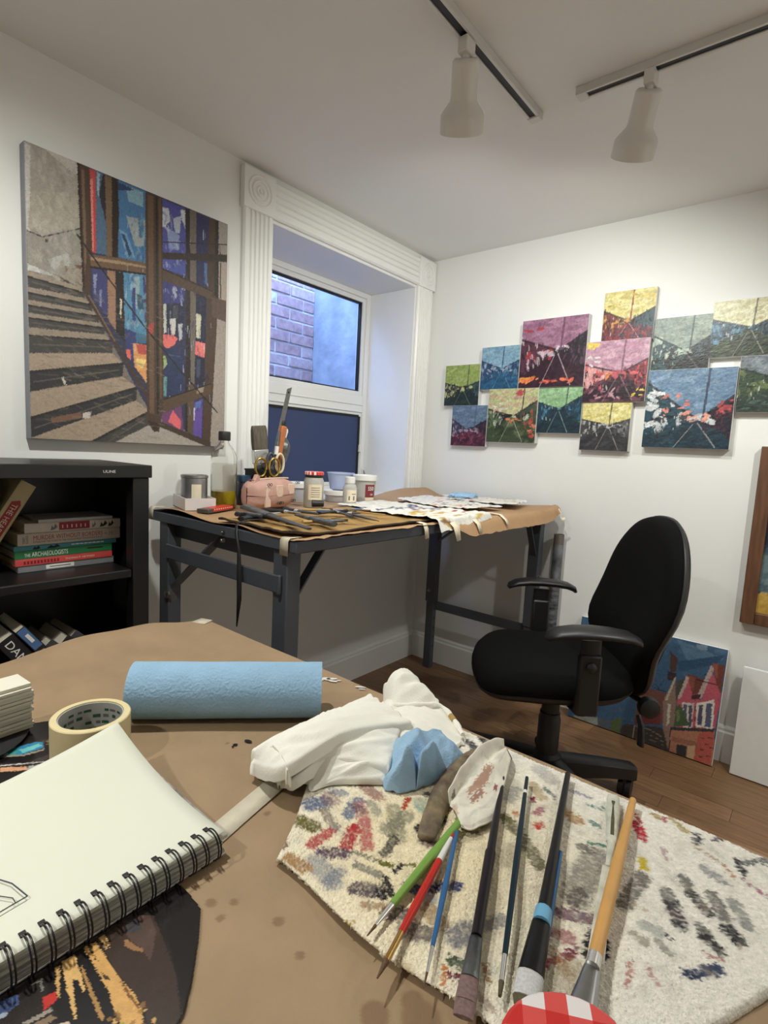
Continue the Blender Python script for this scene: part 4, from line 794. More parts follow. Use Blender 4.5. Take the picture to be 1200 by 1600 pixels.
# dark jar behind the bottle
dj = thing('dark_jar','dark blue jar with black lid standing behind the oil bottle','jar',(.118,-1.245,.9165)); mat('dark_glass', C(40,44,62), .2, var=.1)
MB().lathe([(.001,0),(.026,0),(.028,.003),(.028,.072),(.022,.082),(.022,.086),(.001,.086)],24).build('body','dark_glass',dj,smooth=True,angle=.7); MB().lathe([(.025,.084),(.025,.104),(.023,.106),(.001,.106)],24).build('lid','bk_darkblue',dj,smooth=True,angle=.7)

# mesh pen cup with tools
cp = thing('pen_cup','black square mesh cup holding brushes and scissors behind the pink pouch','cup',(.140,-1.176,.9165),rotz=.35)
cw,chh=.048,.128
for a in ((-cw,cw,-cw,-cw+.002),(-cw,cw,cw-.002,cw),(-cw,-cw+.002,-cw,cw),(cw-.002,cw,-cw,cw)): MB().box(*a,.002,chh-(.0)).build('mesh_side','steel_black',cp)
MB().box(-cw,cw,-cw,cw,0,.002).build('cup_bottom','steel_black',cp)
for a in ((-cw-.002,cw+.002,-cw-.002,-cw+.003),(-cw-.002,cw+.002,cw-.003,cw+.002),(-cw-.002,-cw+.003,-cw,cw),(cw-.003,cw+.002,-cw,cw)): MB().box(*a,chh-.004,chh+.002).build('rim_bar','steel_black',cp)
mat('bristle_grey', C(104,96,84), .9, col2=C(70,64,54), var=.3, scale=300, stretch=(1,1,.05), bump=.4, bscale=400); mat('chrome', C(214,214,212), .22, .75, var=.05, scale=30); mat('steel_blade', C(150,150,150), .3, 1.0, var=.1, scale=40)
mat('brass', C(196,168,92), .25, 1.0, var=.05); mat('orange_handle', C(176,106,62), .5, var=.15, scale=30); mat('messy_metal', C(120,122,122), .35, .7, col2=C(70,72,72), var=.3, scale=30, bump=.6, bscale=60)
mat('white_plastic', C(222,220,216), .45, var=.02); mat('cream_handle', C(214,200,170), .5, var=.05)
X0=.140
# all cup tools are built in the plane facing the room; axis along (dy,dz)
def cup_tool(name,label,cat,y0,z0,y1,z1,x=X0,group=None):
    t=thing(name,label,cat,(x,y0,z0),group=group); t.rotation_euler=(-math.atan2(y1-y0,z1-z0),0,.55*0); return t, math.hypot(y1-y0,z1-z0)
t,L=cup_tool('flat_brush','wide flat brush with grey bristles standing in the pen cup','brush',-1.185,.925,-1.212,1.200,x=.150)
def slab(mb,secs):  # (z, halfwidth_y, half_x)
    return mb.ring_loft([[(-hx,-hy,z),(hx,-hy,z),(hx,hy,z),(-hx,hy,z)] for z,hy,hx in secs])
slab(MB(),[(L-.085,.030,.009),(L-.05,.031,.010),(L-.015,.031,.008),(L,.029,.005)]).build('bristles','bristle_grey',t,bevel=.003)
slab(MB(),[(L-.135,.028,.010),(L-.13,.031,.011),(L-.084,.031,.0105)]).build('ferrule','chrome',t,bevel=.003)
slab(MB(),[(0,.008,.006),(L-.18,.012,.007),(L-.15,.024,.009),(L-.134,.027,.009)]).build('handle','messy_metal',t,bevel=.003)
t,L=cup_tool('steel_ruler','long narrow steel ruler sticking up from the pen cup','ruler',-1.150,.925,-1.047,1.350,x=.115)
MB().box(-.0006,.0006,-.010,.010,0,L-.006).build('blade','steel_blade',t); MB().prism([(-.010,L-.006),(.010,L-.006),(.010,L+.008)],lambda a,b_:(-.0006,a,b_),lambda a,b_:(.0006,a,b_)).build('tip','steel_blade',t); MB().cyl((.0007,0,L-.016),(.0009,0,L-.016),.004,n=12).build('hang_hole','track_slot',t)
t,L=cup_tool('craft_knife','orange-handled craft knife standing in the pen cup','knife',-1.158,.93,-1.112,1.205,x=.165)
slab(MB(),[(0,.006,.005),(L-.2,.009,.007),(L-.06,.011,.008),(L-.02,.013,.009),(L,.012,.009)]).build('handle','orange_handle',t,bevel=.004); slab(MB(),[(L-.004,.008,.0045),(L+.012,.009,.0045),(L+.02,.006,.004)]).build('tip','bk_black',t,bevel=.003)
t,L=cup_tool('paint_marker','white-banded black marker beside the craft knife in the pen cup','marker',-1.172,.93,-1.137,1.185,x=.172)
MB().cyl((0,0,0),(0,0,L-.085),.007,n=14).build('barrel','bk_black',t,smooth=True); MB().cyl((0,0,L-.085),(0,0,L-.055),.0075,n=14).build('band','white_plastic',t,smooth=True); MB().cyl((0,0,L-.055),(0,0,L),.0065,.005,n=14).build('cap','messy_metal',t,smooth=True)
t,L=cup_tool('palette_scraper','paint-caked metal scraper with white handle tip in the pen cup','scraper',-1.140,.93,-1.083,1.198,x=.145)
MB().lathe([(.004,L-.17),(.010,L-.15),(.025,L-.12),(.030,L-.085),(.028,L-.06),(.018,L-.045),(.008,L-.035)],10).build('caked_head','messy_metal',t,smooth=True,angle=.5); slab(MB(),[(0,.005,.004),(L-.15,.007,.005)]).build('shaft','bk_black',t); slab(MB(),[(L-.04,.007,.004),(L-.01,.010,.005),(L,.007,.004)]).build('handle_tip','white_plastic',t,bevel=.002)
t=thing('scissors','brass-handled scissors hooked in the pen cup','scissors',(.195,-1.203,.935))
for sd in (-1,1):
    pts=[]
    for k in range(22):
        a=2*PI*k/22; pts.append((.004*sd, sd*.026+.024*math.cos(a)*(1+.1*math.sin(a)), .120+.032*math.sin(a)))
    MB().tube(pts,.0042,8,closed_path=True).build('handle_loop','brass',t,smooth=True)
    MB().tube([(.003*sd,sd*.006,.090),(.002*sd,sd*.004,.06),(.001*sd,-sd*.003,.03)],[.005,.005,.004],8).build('shank','brass',t,smooth=True)
    slab(MB(),[(0,.001,.0007),(.03,.006,.001)]).build('blade','steel_blade',t)
t=thing('scissors','grey looped shears leaning at the right of the pen cup','scissors',(.180,-1.170,.935))
for sd in (-1,1):
    pts=[(.004*sd, sd*.018+.018*math.cos(2*PI*k/20)+.012, .135+.034*math.sin(2*PI*k/20)) for k in range(20)]
    MB().tube(pts,.0045,8,closed_path=True).build('handle_loop','messy_metal' if sd<0 else 'cream_handle',t,smooth=True)
    slab(MB(),[(0,.001,.0007),(.06,.006,.001),(.105,.007,.002)]).build('blade','steel_blade',t)

# pink pouch
mat('pink_cloth', C(184,146,134), .85, var=.08, scale=30, bump=.25, bscale=300); mat('pink_patch', C(212,186,168), .8, var=.05, scale=40, bump=.2, bscale=300); mat('pouch_zip', C(120,70,64), .6, var=.1)
pc = thing('pencil_pouch','dusty pink pencil pouch with sewn pockets and cord bows','pouch',(.265,-1.250,.922),rotz=.30)
def pouch(u,v):
    a=u*2*PI; hy=.122; y=-hy+2*hy*v; e=max(0,1-abs(y/hy)**4.5)**.5
    rx=.048*e+.002; rz=.047*(.55+.45*e)
    X=rx*math.copysign(abs(math.cos(a))**.75,math.cos(a)); Zz=.047+rz*math.copysign(abs(math.sin(a))**.8,math.sin(a))
    Zz+=.006*math.sin(v*PI)*max(0,math.sin(a)); return (X+.003*nz(y,a,14,3),y,max(0,Zz+.003*nz(y*2,a,10,8)))
MB().grid(40,36,pouch).build('body','pink_cloth',pc,smooth=True,angle=2)
MB().box(-.012,.012,-.10,.10,.094,.0985).build('zip_top','pouch_zip',pc,bevel=.002)
MB().tube([(.010,-.1,.0985),(.012,-.03,.1005),(.012,.05,.1005),(.010,.1,.0985)],.0028,8).build('zip_seam','pink_patch',pc,smooth=True)
for y0,y1,z0,z1 in ((-.028,.012,.040,.080),(.042,.082,.046,.082)):
    MB().prism([(y0,z1),(y1,z1),(y1,z0+.008),(y1-.008,z0),(y0+.008,z0),(y0,z0+.008)],lambda a,b_:(.044,a,b_),lambda a,b_:(.0505-.0002*0,a,b_)).build('pocket','pink_patch',pc,bevel=.002)
MB().prism([(-.085,.010),(-.055,.010),(-.060,.075),(-.080,.078)],lambda a,b_:(.040,a,b_),lambda a,b_:(.0475,a,b_)).build('strap_tab','pink_patch',pc,bevel=.002)
MB().prism([(-.118,.070),(-.095,.062),(-.070,.108),(-.085,.116)],lambda a,b_:(.0,a,b_),lambda a,b_:(.014,a,b_)).build('pull_tab','pink_cloth',pc,bevel=.002)
for (y,z) in ((-.070,.084),(.00,.020),(.075,.024),(-.012,.021),(.1,.085)):
    for sd in (-1,1):
        MB().tube([(.051,y+sd*(.007+.006*math.cos(2*PI*k/10)),z+.004*math.sin(2*PI*k/10)) for k in range(10)],.0011,5,closed_path=True).build('cord_bow','ink_black',pc,smooth=True)

# jars and tubs
mat('tub_plastic', C(214,216,222), .35, trans=.35, ior=1.1, var=.02); mat('tub_blue', C(196,206,232), .35, trans=.3, ior=1.1); mat('frost_jar', C(216,216,208), .35, trans=.45, ior=1.1, var=.04, scale=30); mat('milky', C(206,200,186), .5, trans=.2, var=.05)
def gingham(name, s, red=C(206,44,40), pale=C(238,232,232)):
    m=bpy.data.materials.new(name); m.use_nodes=True; N=m.node_tree.nodes; L=m.node_tree.links; b=N['Principled BSDF']; b.inputs['Roughness'].default_value=.4
    tc=N.new('ShaderNodeTexCoord'); sx=N.new('ShaderNodeSeparateXYZ'); L.new(tc.outputs['Object'],sx.inputs[0])
    o=[]
    for ax in ('X','Y'):
        a=N.new('ShaderNodeMath'); a.operation='MULTIPLY'; a.inputs[1].default_value=1/s; L.new(sx.outputs[ax],a.inputs[0])
        f=N.new('ShaderNodeMath'); f.operation='FRACT'; L.new(a.outputs[0],f.inputs[0])
        g=N.new('ShaderNodeMath'); g.operation='GREATER_THAN'; g.inputs[1].default_value=.5; L.new(f.outputs[0],g.inputs[0]); o.append(g)
    ad=N.new('ShaderNodeMath'); ad.operation='ADD'; L.new(o[0].outputs[0],ad.inputs[0]); L.new(o[1].outputs[0],ad.inputs[1])
    cr=N.new('ShaderNodeValToRGB'); cr.color_ramp.interpolation='CONSTANT'; e=cr.color_ramp.elements
    e[0].position=0; e[0].color=pale; e[1].position=.4; e[1].color=C(222,84,80); q=e.new(.8); q.color=red
    dv=N.new('ShaderNodeMath'); dv.operation='MULTIPLY'; dv.inputs[1].default_value=.5; L.new(ad.outputs[0],dv.inputs[0]); L.new(dv.outputs[0],cr.inputs[0]); L.new(cr.outputs[0],b.inputs['Base Color']); MATS[name]=m
gingham('gingham',.012)
def jar(label,loc,R,Hh,neck,cat='jar',name='glass_jar',lidm='gingham',band=True,cont=True):
    t=thing(name,label,cat,loc)
    MB().lathe([(.001,0),(R-.004,0),(R,.004),(R,Hh*.74),(R-.004,Hh*.82),(neck,Hh*.86),(neck,Hh*.97),(neck-.002,Hh*.97),(neck-.002,Hh*.86),(R-.006,Hh*.81),(R-.002,Hh*.73),(R-.002,.005),(.001,.003)],32).build('body','frost_jar',t,smooth=True,angle=.9)
    if cont: MB().lathe([(.001,.004),(R-.004,.005),(R-.0035,Hh*.66),(.001,Hh*.66)],28).build('contents','milky',t,smooth=True,angle=.6)
    if band: MB().lathe([(neck+.001,Hh*.84),(neck+.002,Hh*.85),(neck+.002,Hh*.92),(neck+.001,Hh*.93)],28,caps=False).build('black_band','bk_black',t,smooth=True)
    MB().lathe([(neck+.003,Hh*.91),(neck+.004,Hh*.92),(neck+.004,Hh*.985),(neck+.002,Hh),(.001,Hh)],32).build('lid',lidm,t,smooth=True,angle=.6)
    return t
jr = jar('glass jar with red gingham lid among the tubs on the workbench',(.285,-1.063,.9165),.036,.130,.031)
lb_=MB(); lb_.grid(10,1,lambda u,v:(.0366*math.cos(-1.3+u*1.5),.0366*math.sin(-1.3+u*1.5),.03+v*.055)); lb_.build('paper_label','ink_cream',jr)
for k in range(5): q=MB(); q.grid(8,1,lambda u,v:(.0370*math.cos(-1.0+u*.9),.0370*math.sin(-1.0+u*.9),.040+.008*k+v*.002)); q.build('print_line','ink_grey',jr)
def tub(label,loc,r0,r1,Hh,m,lid=None,lidh=.012,cat='tub',name='plastic_tub',cont=None):
    t=thing(name,label,cat,loc); w=.0015
    pf=[(.001,0),(r0-.002,0),(r0,.002),(r1,Hh-.006),(r1+.003,Hh-.005),(r1+.003,Hh),(r1-w,Hh),(r0-w,.004),(.001,.0035)]
    MB().lathe(pf,36).build('body',m,t,smooth=True,angle=.7)
    if cont: MB().lathe([(.001,.004),(r0-w-.0005,.004),(r0+(r1-r0)*cont-w-.001,Hh*cont),(.001,Hh*cont)],30).build('contents','milky',t,smooth=True,angle=.6)
    if lid: MB().lathe([(r1+.001,Hh-.008),(r1+.005,Hh-.008),(r1+.005,Hh+lidh-.002),(r1+.003,Hh+lidh),(r1-.006,Hh+lidh-.001),(r1-.008,Hh+lidh-.004),(.001,Hh+lidh-.004)],36).build('lid',lid,t,smooth=True,angle=.6)
    return t
tub('low white tub with lid behind the pink pouch',(.115,-.985,.9165),.044,.050,.066,'tub_plastic','white_plastic')
tub('pale blue-white open deli tub stacked on the low lidded tub',(.125,-.760,.9165+.0465),.044,.056,.070,'tub_blue')
tub('low lidded tub under the deli tub beside the gingham jar',(.165,-.815,.9165),.050,.053,.036,'tub_plastic','white_plastic',.010)
t6 = tub('clear tub with white lid and dark red label reading 550',(.232,-.726,.9165),.042,.046,.100,'frost_jar','white_plastic',.014,cont=.75)
mat('label_red', C(120,40,46), .5, var=.05)
q=MB(); q.grid(10,1,lambda u,v:((.0446+.002*v)*math.cos(-.75+u*1.0),(.0446+.002*v)*math.sin(-.75+u*1.0),.024+v*.052)); q.build('label','label_red',t6)
q=MB(); q.grid(10,1,lambda u,v:((.0440+.0008*v)*math.cos(-.75+u*1.0),(.0440+.0008*v)*math.sin(-.75+u*1.0),.008+v*.015)); q.build('label_foot','ink_cream',t6)
a=-.25; lettering('550','ink_white',t6,(.0462*math.cos(a)+.0015-.014*(-math.sin(a)),.0462*math.sin(a)-.014*math.cos(a),.052),(-math.sin(a),math.cos(a),0),(0,0,1),width=.026,height=.016)
lettering('250','ink_white',t6,(.0452*math.cos(a)+.0015-.002*(-math.sin(a)),.0452*math.sin(a)-.002*math.cos(a),.032),(-math.sin(a),math.cos(a),0),(0,0,1),width=.012,height=.007)
sb = thing('small_bottle','small clear bottle with white cap in front of the tubs','bottle',(.312,-.900,.9165))
MB().lathe([(.001,0),(.025,0),(.0265,.003),(.0265,.070),(.022,.082),(.018,.086),(.018,.092),(.001,.092)],28).build('body','frost_jar',sb,smooth=True,angle=.8)
MB().lathe([(.0195,.088),(.0195,.110),(.018,.112),(.001,.112)],26).build('cap','white_plastic',sb,smooth=True,angle=.6)
q=MB(); q.grid(10,1,lambda u,v:(.0270*math.cos(-1.2+u*1.7),.0270*math.sin(-1.2+u*1.7),.018+v*.045)); q.build('paper_label','ink_cream',sb)
for k,(a0,a1,z0,z1) in enumerate(((-.95,-.75,.024,.040),(-.3,-.05,.024,.040),(-.5,.2,.046,.049))): q=MB(); q.grid(5,1,lambda u,v:(.0273*math.cos(a0+u*(a1-a0)),.0273*math.sin(a0+u*(a1-a0)),z0+v*(z1-z0))); q.build('print_mark','ink_grey',sb)

# canvas brush roll with its tools and hanging strap
mat('roll_canvas', C(176,140,78), .85, col2=C(130,100,58), var=.2, scale=14, bump=.4, bscale=400)
mat('roll_trim', C(54,42,30), .85, var=.1)
def rollz(x,y): return .9195+.004*(1+nz(x,y,16,4))+.006*math.exp(-((y+1.56)/.03)**2)*(1+nz(x,y,30,7))
br = thing('brush_roll','tan canvas brush roll spread open at the front corner of the workbench','brush roll',(.60,-1.29,.9165)); off=(.60,-1.29,.9165)
def rollf(u,v):
    y=-1.572+v*.60; x0=.46-.10*v+.02*nz(v,1,4,2); x1=.772-.012*v-.02*math.exp(-((v)/.06)**2)+.006*nz(v,3,9,1); x=x0+u*(x1-x0); return (x,y+.04*(u-.5)*(1-v)*0,rollz(x,y))
MB().grid(30,50,rollf).build('canvas','roll_canvas',br,off,smooth=True,angle=2,solid=.003)
MB().tube([rollf(1,k/40) for k in range(41)],.0032,6).build('edge_binding','roll_trim',br,off,smooth=True)
MB().tube([rollf(k/20,0) for k in range(21)],.0032,6).build('edge_binding','roll_trim',br,off,smooth=True)
tape([(.56,-1.50,.936),(.556,-1.555,.934),(.560,-1.586,.928),(.575,-1.598,.905),(.592,-1.600,.86),(.598,-1.602,.80),(.600,-1.602,.74),(.589,-1.600,.664)],[.012,.010,.008,.008,.010,.013,.013,.004],br,off,'strap',up=[(0,0,1),(0,0,1),(0,-.6,.8),(.3,-1,.2),(.5,-1,0),(.8,-1,0),(.6,-1,0),(.2,-1,0)],m='bk_black')
mat('bristle_brown', C(96,70,50), .8, var=.2, scale=500); mat('pine_dark', C(110,74,48), .5, var=.15, scale=30); mat('glossy_wrap', C(90,92,96), .12, .4, col2=C(30,30,34), var=.3, scale=50, bump=.7, bscale=70)
GT='tools lying on the canvas brush roll'
def rod(name,label,cat,a,b_,secs,group=GT,z=.9345,z2=None,flat=.6):
    """secs: list of (part, material, t0, t1, r0, r1)"""
    A=Vector((*a,z)); B=Vector((*b_,z if z2 is None else z2)); d=B-A; t=thing(name,label,cat,tuple(A),group=group)
    for pn,m,t0,t1,r0,r1 in secs:
        n=5; pts=[d*(t0+(t1-t0)*k/n) for k in range(n+1)]
        MB().tube(pts,[r0+(r1-r0)*k/n for k in range(n+1)],10,flat=flat,up=(0,0,1)).build(pn,m,t,smooth=True,angle=.9)
    return t
rod('palette_knife','broad grey-green spatula lying across the left of the brush roll','spatula',(.415,-1.452),(.772,-1.528),[('blade','messy_metal',0,.42,.020,.015),('handle','bk_dkgrey',.42,1,.012,.007)],z=.949,z2=.938,flat=.45)
rod('hand_tool','black plastic wrapped tool at the left end of the brush roll','tool',(.53,-1.552),(.47,-1.37),[('handle','bk_black',0,.6,.011,.012),('tip','chrome',.6,1,.008,.004)])
rod('hand_tool','black tool with a silver band near the pink pouch','tool',(.405,-1.300),(.545,-1.283),[('handle','bk_black',0,.35,.010,.010),('band','chrome',.35,.45,.0105,.0105),('shaft','bk_dkgrey',.45,1,.009,.006)])
rod('paintbrush','dark blue handled brush in the middle of the brush roll','brush',(.515,-1.262),(.620,-1.175),[('handle','bk_darkblue',0,.6,.008,.008),('ferrule','chrome',.6,.8,.007,.007),('bristles','bristle_grey',.8,1,.007,.003)],z=.938)
rod('paintbrush','long thin olive handled brush pointing right across the brush roll','brush',(.455,-1.185),(.680,-1.128),[('handle','bk_gold',.4,1,.005,.0035),('ferrule','chrome',.2,.4,.005,.005),('bristles','bristle_grey',0,.2,.003,.005)],z=.938)
rod('pocket_knife','chunky grey folding knife on the front of the brush roll','knife',(.56,-1.385),(.752,-1.425),[('blade','messy_metal',0,.45,.006,.010),('handle','messy_metal',.45,1,.014,.012)],z=.939)
rod('paintbrush','thin black pointed brush at the right end of the brush roll','brush',(.590,-1.205),(.748,-1.240),[('handle','bk_black',0,.7,.005,.004),('ferrule','bk_dkgrey',.7,1,.004,.002)])
rod('palette_knife','brown handled scraper along the front edge of the brush roll','scraper',(.655,-1.445),(.690,-1.310),[('handle','bk_gold',0,.5,.007,.008),('blade','messy_metal',.5,1,.009,.006)])
rod('paintbrush','black handled brush beside the dark blue one on the roll','brush',(.605,-1.335),(.575,-1.115),[('handle','bk_black',0,.6,.006,.006),('ferrule','steel_blade',.6,.75,.006,.006),('bristles','bk_blue',.75,1,.006,.002)],z=.946)
rod('paintbrush','short dark brush under the folding knife on the roll','brush',(.715,-1.318),(.575,-1.250),[('handle','bk_dkgrey',0,.6,.006,.005),('ferrule','chrome',.6,1,.005,.003)],z=.948)
rod('paintbrush','olive handled brush lying flat at the back of the brush roll','brush',(.440,-1.255),(.560,-1.060),[('handle','bk_gold',0,.6,.0055,.006),('ferrule','chrome',.6,.75,.006,.006),('bristles','bristle_brown',.75,1,.007,.004)])
rod('hand_tool','black ridged tool handle at the back left of the brush roll','tool',(.415,-1.385),(.520,-1.330),[('handle','bk_black',0,.55,.011,.010),('collar','chrome',.55,.65,.0085,.0085),('tip','steel_blade',.65,1,.006,.002)],z=.938)
rod('paintbrush','brown handled brush pointing towards the front corner of the brush roll','brush',(.500,-1.470),(.700,-1.500),[('handle','pine_dark',0,.6,.005,.006),('ferrule','chrome',.6,.75,.006,.006),('bristles','bristle_grey',.75,1,.007,.004)],z=.934)
rod('hand_tool','silver wrapped tool with glossy plastic at the left front of the brush roll','tool',(.470,-1.520),(.585,-1.475),[('wrapping','glossy_wrap',0,.7,.016,.013),('tip','bk_black',.7,1,.010,.005)],z=.940,flat=.5)
rod('palette_knife','narrow steel palette knife in the middle of the brush roll','palette knife',(.545,-1.215),(.690,-1.180),[('handle','bk_crimson',0,.45,.006,.007),('blade','steel_blade',.45,1,.007,.003)],z=.934,flat=.3)
rod('binder_clip','small black clip with paper beside the gingham jar','clip',(.372,-1.150),(.395,-1.118),[('clip','bk_black',0,1,.014,.012)],z=.943,flat=.9,group=None)

# paint test sheets, folded cloth
mat('sheet_paint', (1,1,1,1), .8, vcol=True, scale=60, bump=.15, bscale=60)
def test_sheet(label,cx,cy,W,D_,rot,z,strokes,seed,amp=.010,droop=0,base=(216,212,204)):
    q=Paint(46,38,base)
    for s in strokes: q.dabs(*s)
    q.grain(.02); w,h=q.w,q.h; mb=MB(); c,s_=math.cos(rot),math.sin(rot)
    for u,v in zip(q.u.ravel(),q.v.ravel()):
        a=(u-.5)*W*(1+.05*nz(v,seed,5,1)); b_=(.5-v)*D_*(1+.06*nz(u,seed,5,2)); x=cx+a*c-b_*s_; y=cy+a*s_+b_*c
        zz=z+amp*(.55+.45*nz(x*1.3,y*1.3,14,seed))+amp*.8*max(0,nz(x,y,40,seed+3))+amp*.3*abs(nz(x,y,90,seed+7))
        if x>.800: 
            d=x-.800; x=.800+.35*d; zz-=.85*d
        mb.v.append((x,y,zz))
    a=(np.arange(h-1)[:,None]*w+np.arange(w-1)[None]).ravel(); mb.f=[tuple(k) for k in np.stack([a+w,a+w+1,a+1,a],1).tolist()]
    o=mb.build('paint_test_sheet','sheet_paint',None,(cx,cy,z),smooth=True,angle=2,cols=q.rgba())
    tag(o,label,'paper','paint-marked paper sheets on the workbench'); return o
ST=lambda n,cols,sz=.10,ang=.3,box=(.05,.05,.95,.95),asp=3: (n,box,cols,sz,ang,.35,.9,asp)
BL_,YE,BR_,GY,OR=(70,96,150),(196,160,60),(120,80,60),(90,94,104),(206,120,70)
test_sheet('paint-marked white paper hanging over the front edge of the workbench beside the brush roll',.655,-.865,.36,.34,.10,.9250,[ST(16,[BL_,(60,70,100)],.12,1.2,(.1,.1,.5,.8),5),ST(14,[YE,(170,140,70)],.13,1.4,(.4,.1,.95,.9),4),ST(12,[BR_,(150,60,60)],.08,1.4,asp=5)],1.3)
test_sheet('plain white crumpled sheet behind the brush roll under the small bottle',.40,-.815,.22,.30,.05,.9215,[ST(4,[(200,190,170)],.1)],2.1,amp=.008)
test_sheet('white paper with dark strokes in the middle of the workbench',.545,-.545,.30,.28,-.15,.9290,[ST(14,[GY,(60,60,70)],.14,1.5,asp=9),ST(9,[BL_],.06),ST(9,[OR,YE],.08)],3.7)
test_sheet('white paper with sparse olive strokes near the wall side of the workbench',.38,-.42,.24,.30,.2,.9235,[ST(12,[(130,130,80),GY],.1,1.4,asp=7)],4.2)
test_sheet('white paper with red and yellow marks near the right end of the workbench',.56,-.265,.30,.24,.25,.9330,[ST(22,[(190,90,70),YE,(150,150,140)],.09,.6,asp=5)],5.5)
test_sheet('white paper at the far right end of the workbench against the wall',.44,-.150,.34,.16,-.05,.9265,[ST(20,[(200,150,90),(170,170,150),GY],.07,.5)],6.1)
mat('shop_blue', C(156,190,220), .9, var=.06, scale=60, bump=.35, bscale=500)
fc=MB()
def fold(u,v):
    a=u*2*PI; y=-.085+.17*v; e=max(0,1-abs(y/.086)**3)**.5
    return (.43+.055*e*math.cos(a)+.010*nz(y,a,12,1),-.255+y,.945+.013*e*math.sin(a)*(1+.5*nz(y*2,a*.4,12,4))+.004*math.sin(a*5+y*60))
fc.grid(36,26,fold); o=fc.build('blue_cloth','shop_blue',None,(.43,-.255,.932),smooth=True,angle=1.2); tag(o,'blue shop towel folded flat on the papers on the workbench','cloth')
# cardboard tube behind the bench
mat('tube_card', C(120,108,92), .8, col2=C(80,80,84), var=.3, scale=12, bump=.2); mat('tube_grey', C(120,124,128), .6, col2=C(60,62,66), var=.3, scale=18); mat('tube_black', C(34,36,40), .5, col2=C(110,112,116), var=.3, scale=30, stretch=(1,1,3), detail=8)
tb = thing('cardboard_tube','upright paint-smeared cardboard tube standing by the wall behind the chair','tube',(.812,-.040,0))
for nm,m,z0,z1 in (('bare_end','tube_card',.755,.80),('grey_band','tube_grey',.60,.755),('dark_band','tube_black',.0,.60)):
    MB().lathe([(.0225,z0),(.0225,z1)] if nm!='bare_end' else [(.0225,z0),(.0225,z1),(.020,z1),(.020,z0+.01),(.001,z0+.01)],24,caps=(nm!='bare_end')).build(nm,m,tb,smooth=True,angle=.7)
GOLD=[((40,34,32),[(13601,-23397),(12794,-23214),(13113,-22520),(13431,-22181),(13874,-22222),(14391,-22412),(14576,-22519)]),((60,48,42),[(13386,-22555),(13395,-22302),(13516,-22169),(13785,-22227),(14095,-22305),(14375,-22427),(14437,-22645),(14132,-22558),(13819,-22573)]),((84,66,60),[(13501,-22390),(13438,-22240),(13497,-22187),(13661,-22223),(13769,-22299),(13866,-22375),(13718,-22365),(13632,-22387)]),((66,66,68),[(13422,-22341),(13444,-22257),(13566,-22290),(13564,-22342),(13498,-22383)]),((150,110,76),[(13550,-22423),(13583,-22403),(13677,-22384),(13734,-22360),(13752,-22375),(13692,-22416),(13618,-22438)]),((24,22,24),[(13433,-22926),(13389,-22722),(13400,-22657),(13635,-22657),(14000,-22678),(14313,-22756),(13978,-23058),(13784,-22962)]),((206,160,98),[(13409,-22648),(13423,-22570),(13688,-22574),(13873,-22574),(14014,-22558),(14145,-22576),(14284,-22622),(14181,-22716),(13984,-22693),(13876,-22668),(13635,-22657)]),((60,50,40),[(13406,-22623),(13426,-22595),(13501,-22620),(13485,-22643)]),((60,50,40),[(13508,-22623),(13582,-22618),(13606,-22622),(13564,-22634)]),((70,56,44),[(13687,-22644),(13768,-22621),(13797,-22627),(13754,-22650)]),((120,84,50),[(13811,-22581),(13977,-22576),(14127,-22578),(14138,-22590),(13972,-22597)]),((214,172,112),[(13406,-22797),(13421,-22711),(13741,-22767),(13750,-22782),(13617,-22775),(13609,-22799),(13725,-22837),(13897,-22881),(13885,-22892),(13642,-22849)]),((200,160,104),[(13426,-22848),(13425,-22814),(13683,-22906),(13673,-22915)]),((170,130,80),[(13538,-22711),(14009,-22758),(14028,-22777),(14001,-22787),(13556,-22729)]),((206,168,110),[(13400,-22542),(13411,-22503),(13522,-22507),(13545,-22524),(13452,-22533),(13534,-22534),(13541,-22546)]),((190,52,48),[(13588,-22976),(13611,-22901),(13670,-22917),(13689,-22990),(13689,-23005)]),((72,88,130),[(13405,-23188),(13447,-23073),(13523,-23096),(13530,-23221)]),((150,160,176),[(13505,-23214),(13516,-23161),(13541,-23168),(13542,-23224)]),((120,120,112),[(13441,-23001),(13433,-22926),(13555,-22960),(13529,-22967),(13461,-22950)]),((150,140,132),[(13672,-23121),(13702,-22964),(13729,-22968),(13707,-23103)]),((130,110,90),[(13726,-23099),(13749,-22980),(13796,-22966),(13795,-23064)]),((200,180,160),[(13841,-22982),(13882,-22916),(13908,-22921),(13865,-22980)]),((150,150,60),[(14124,-22711),(14143,-22687),(14176,-22692),(14145,-22721)])]
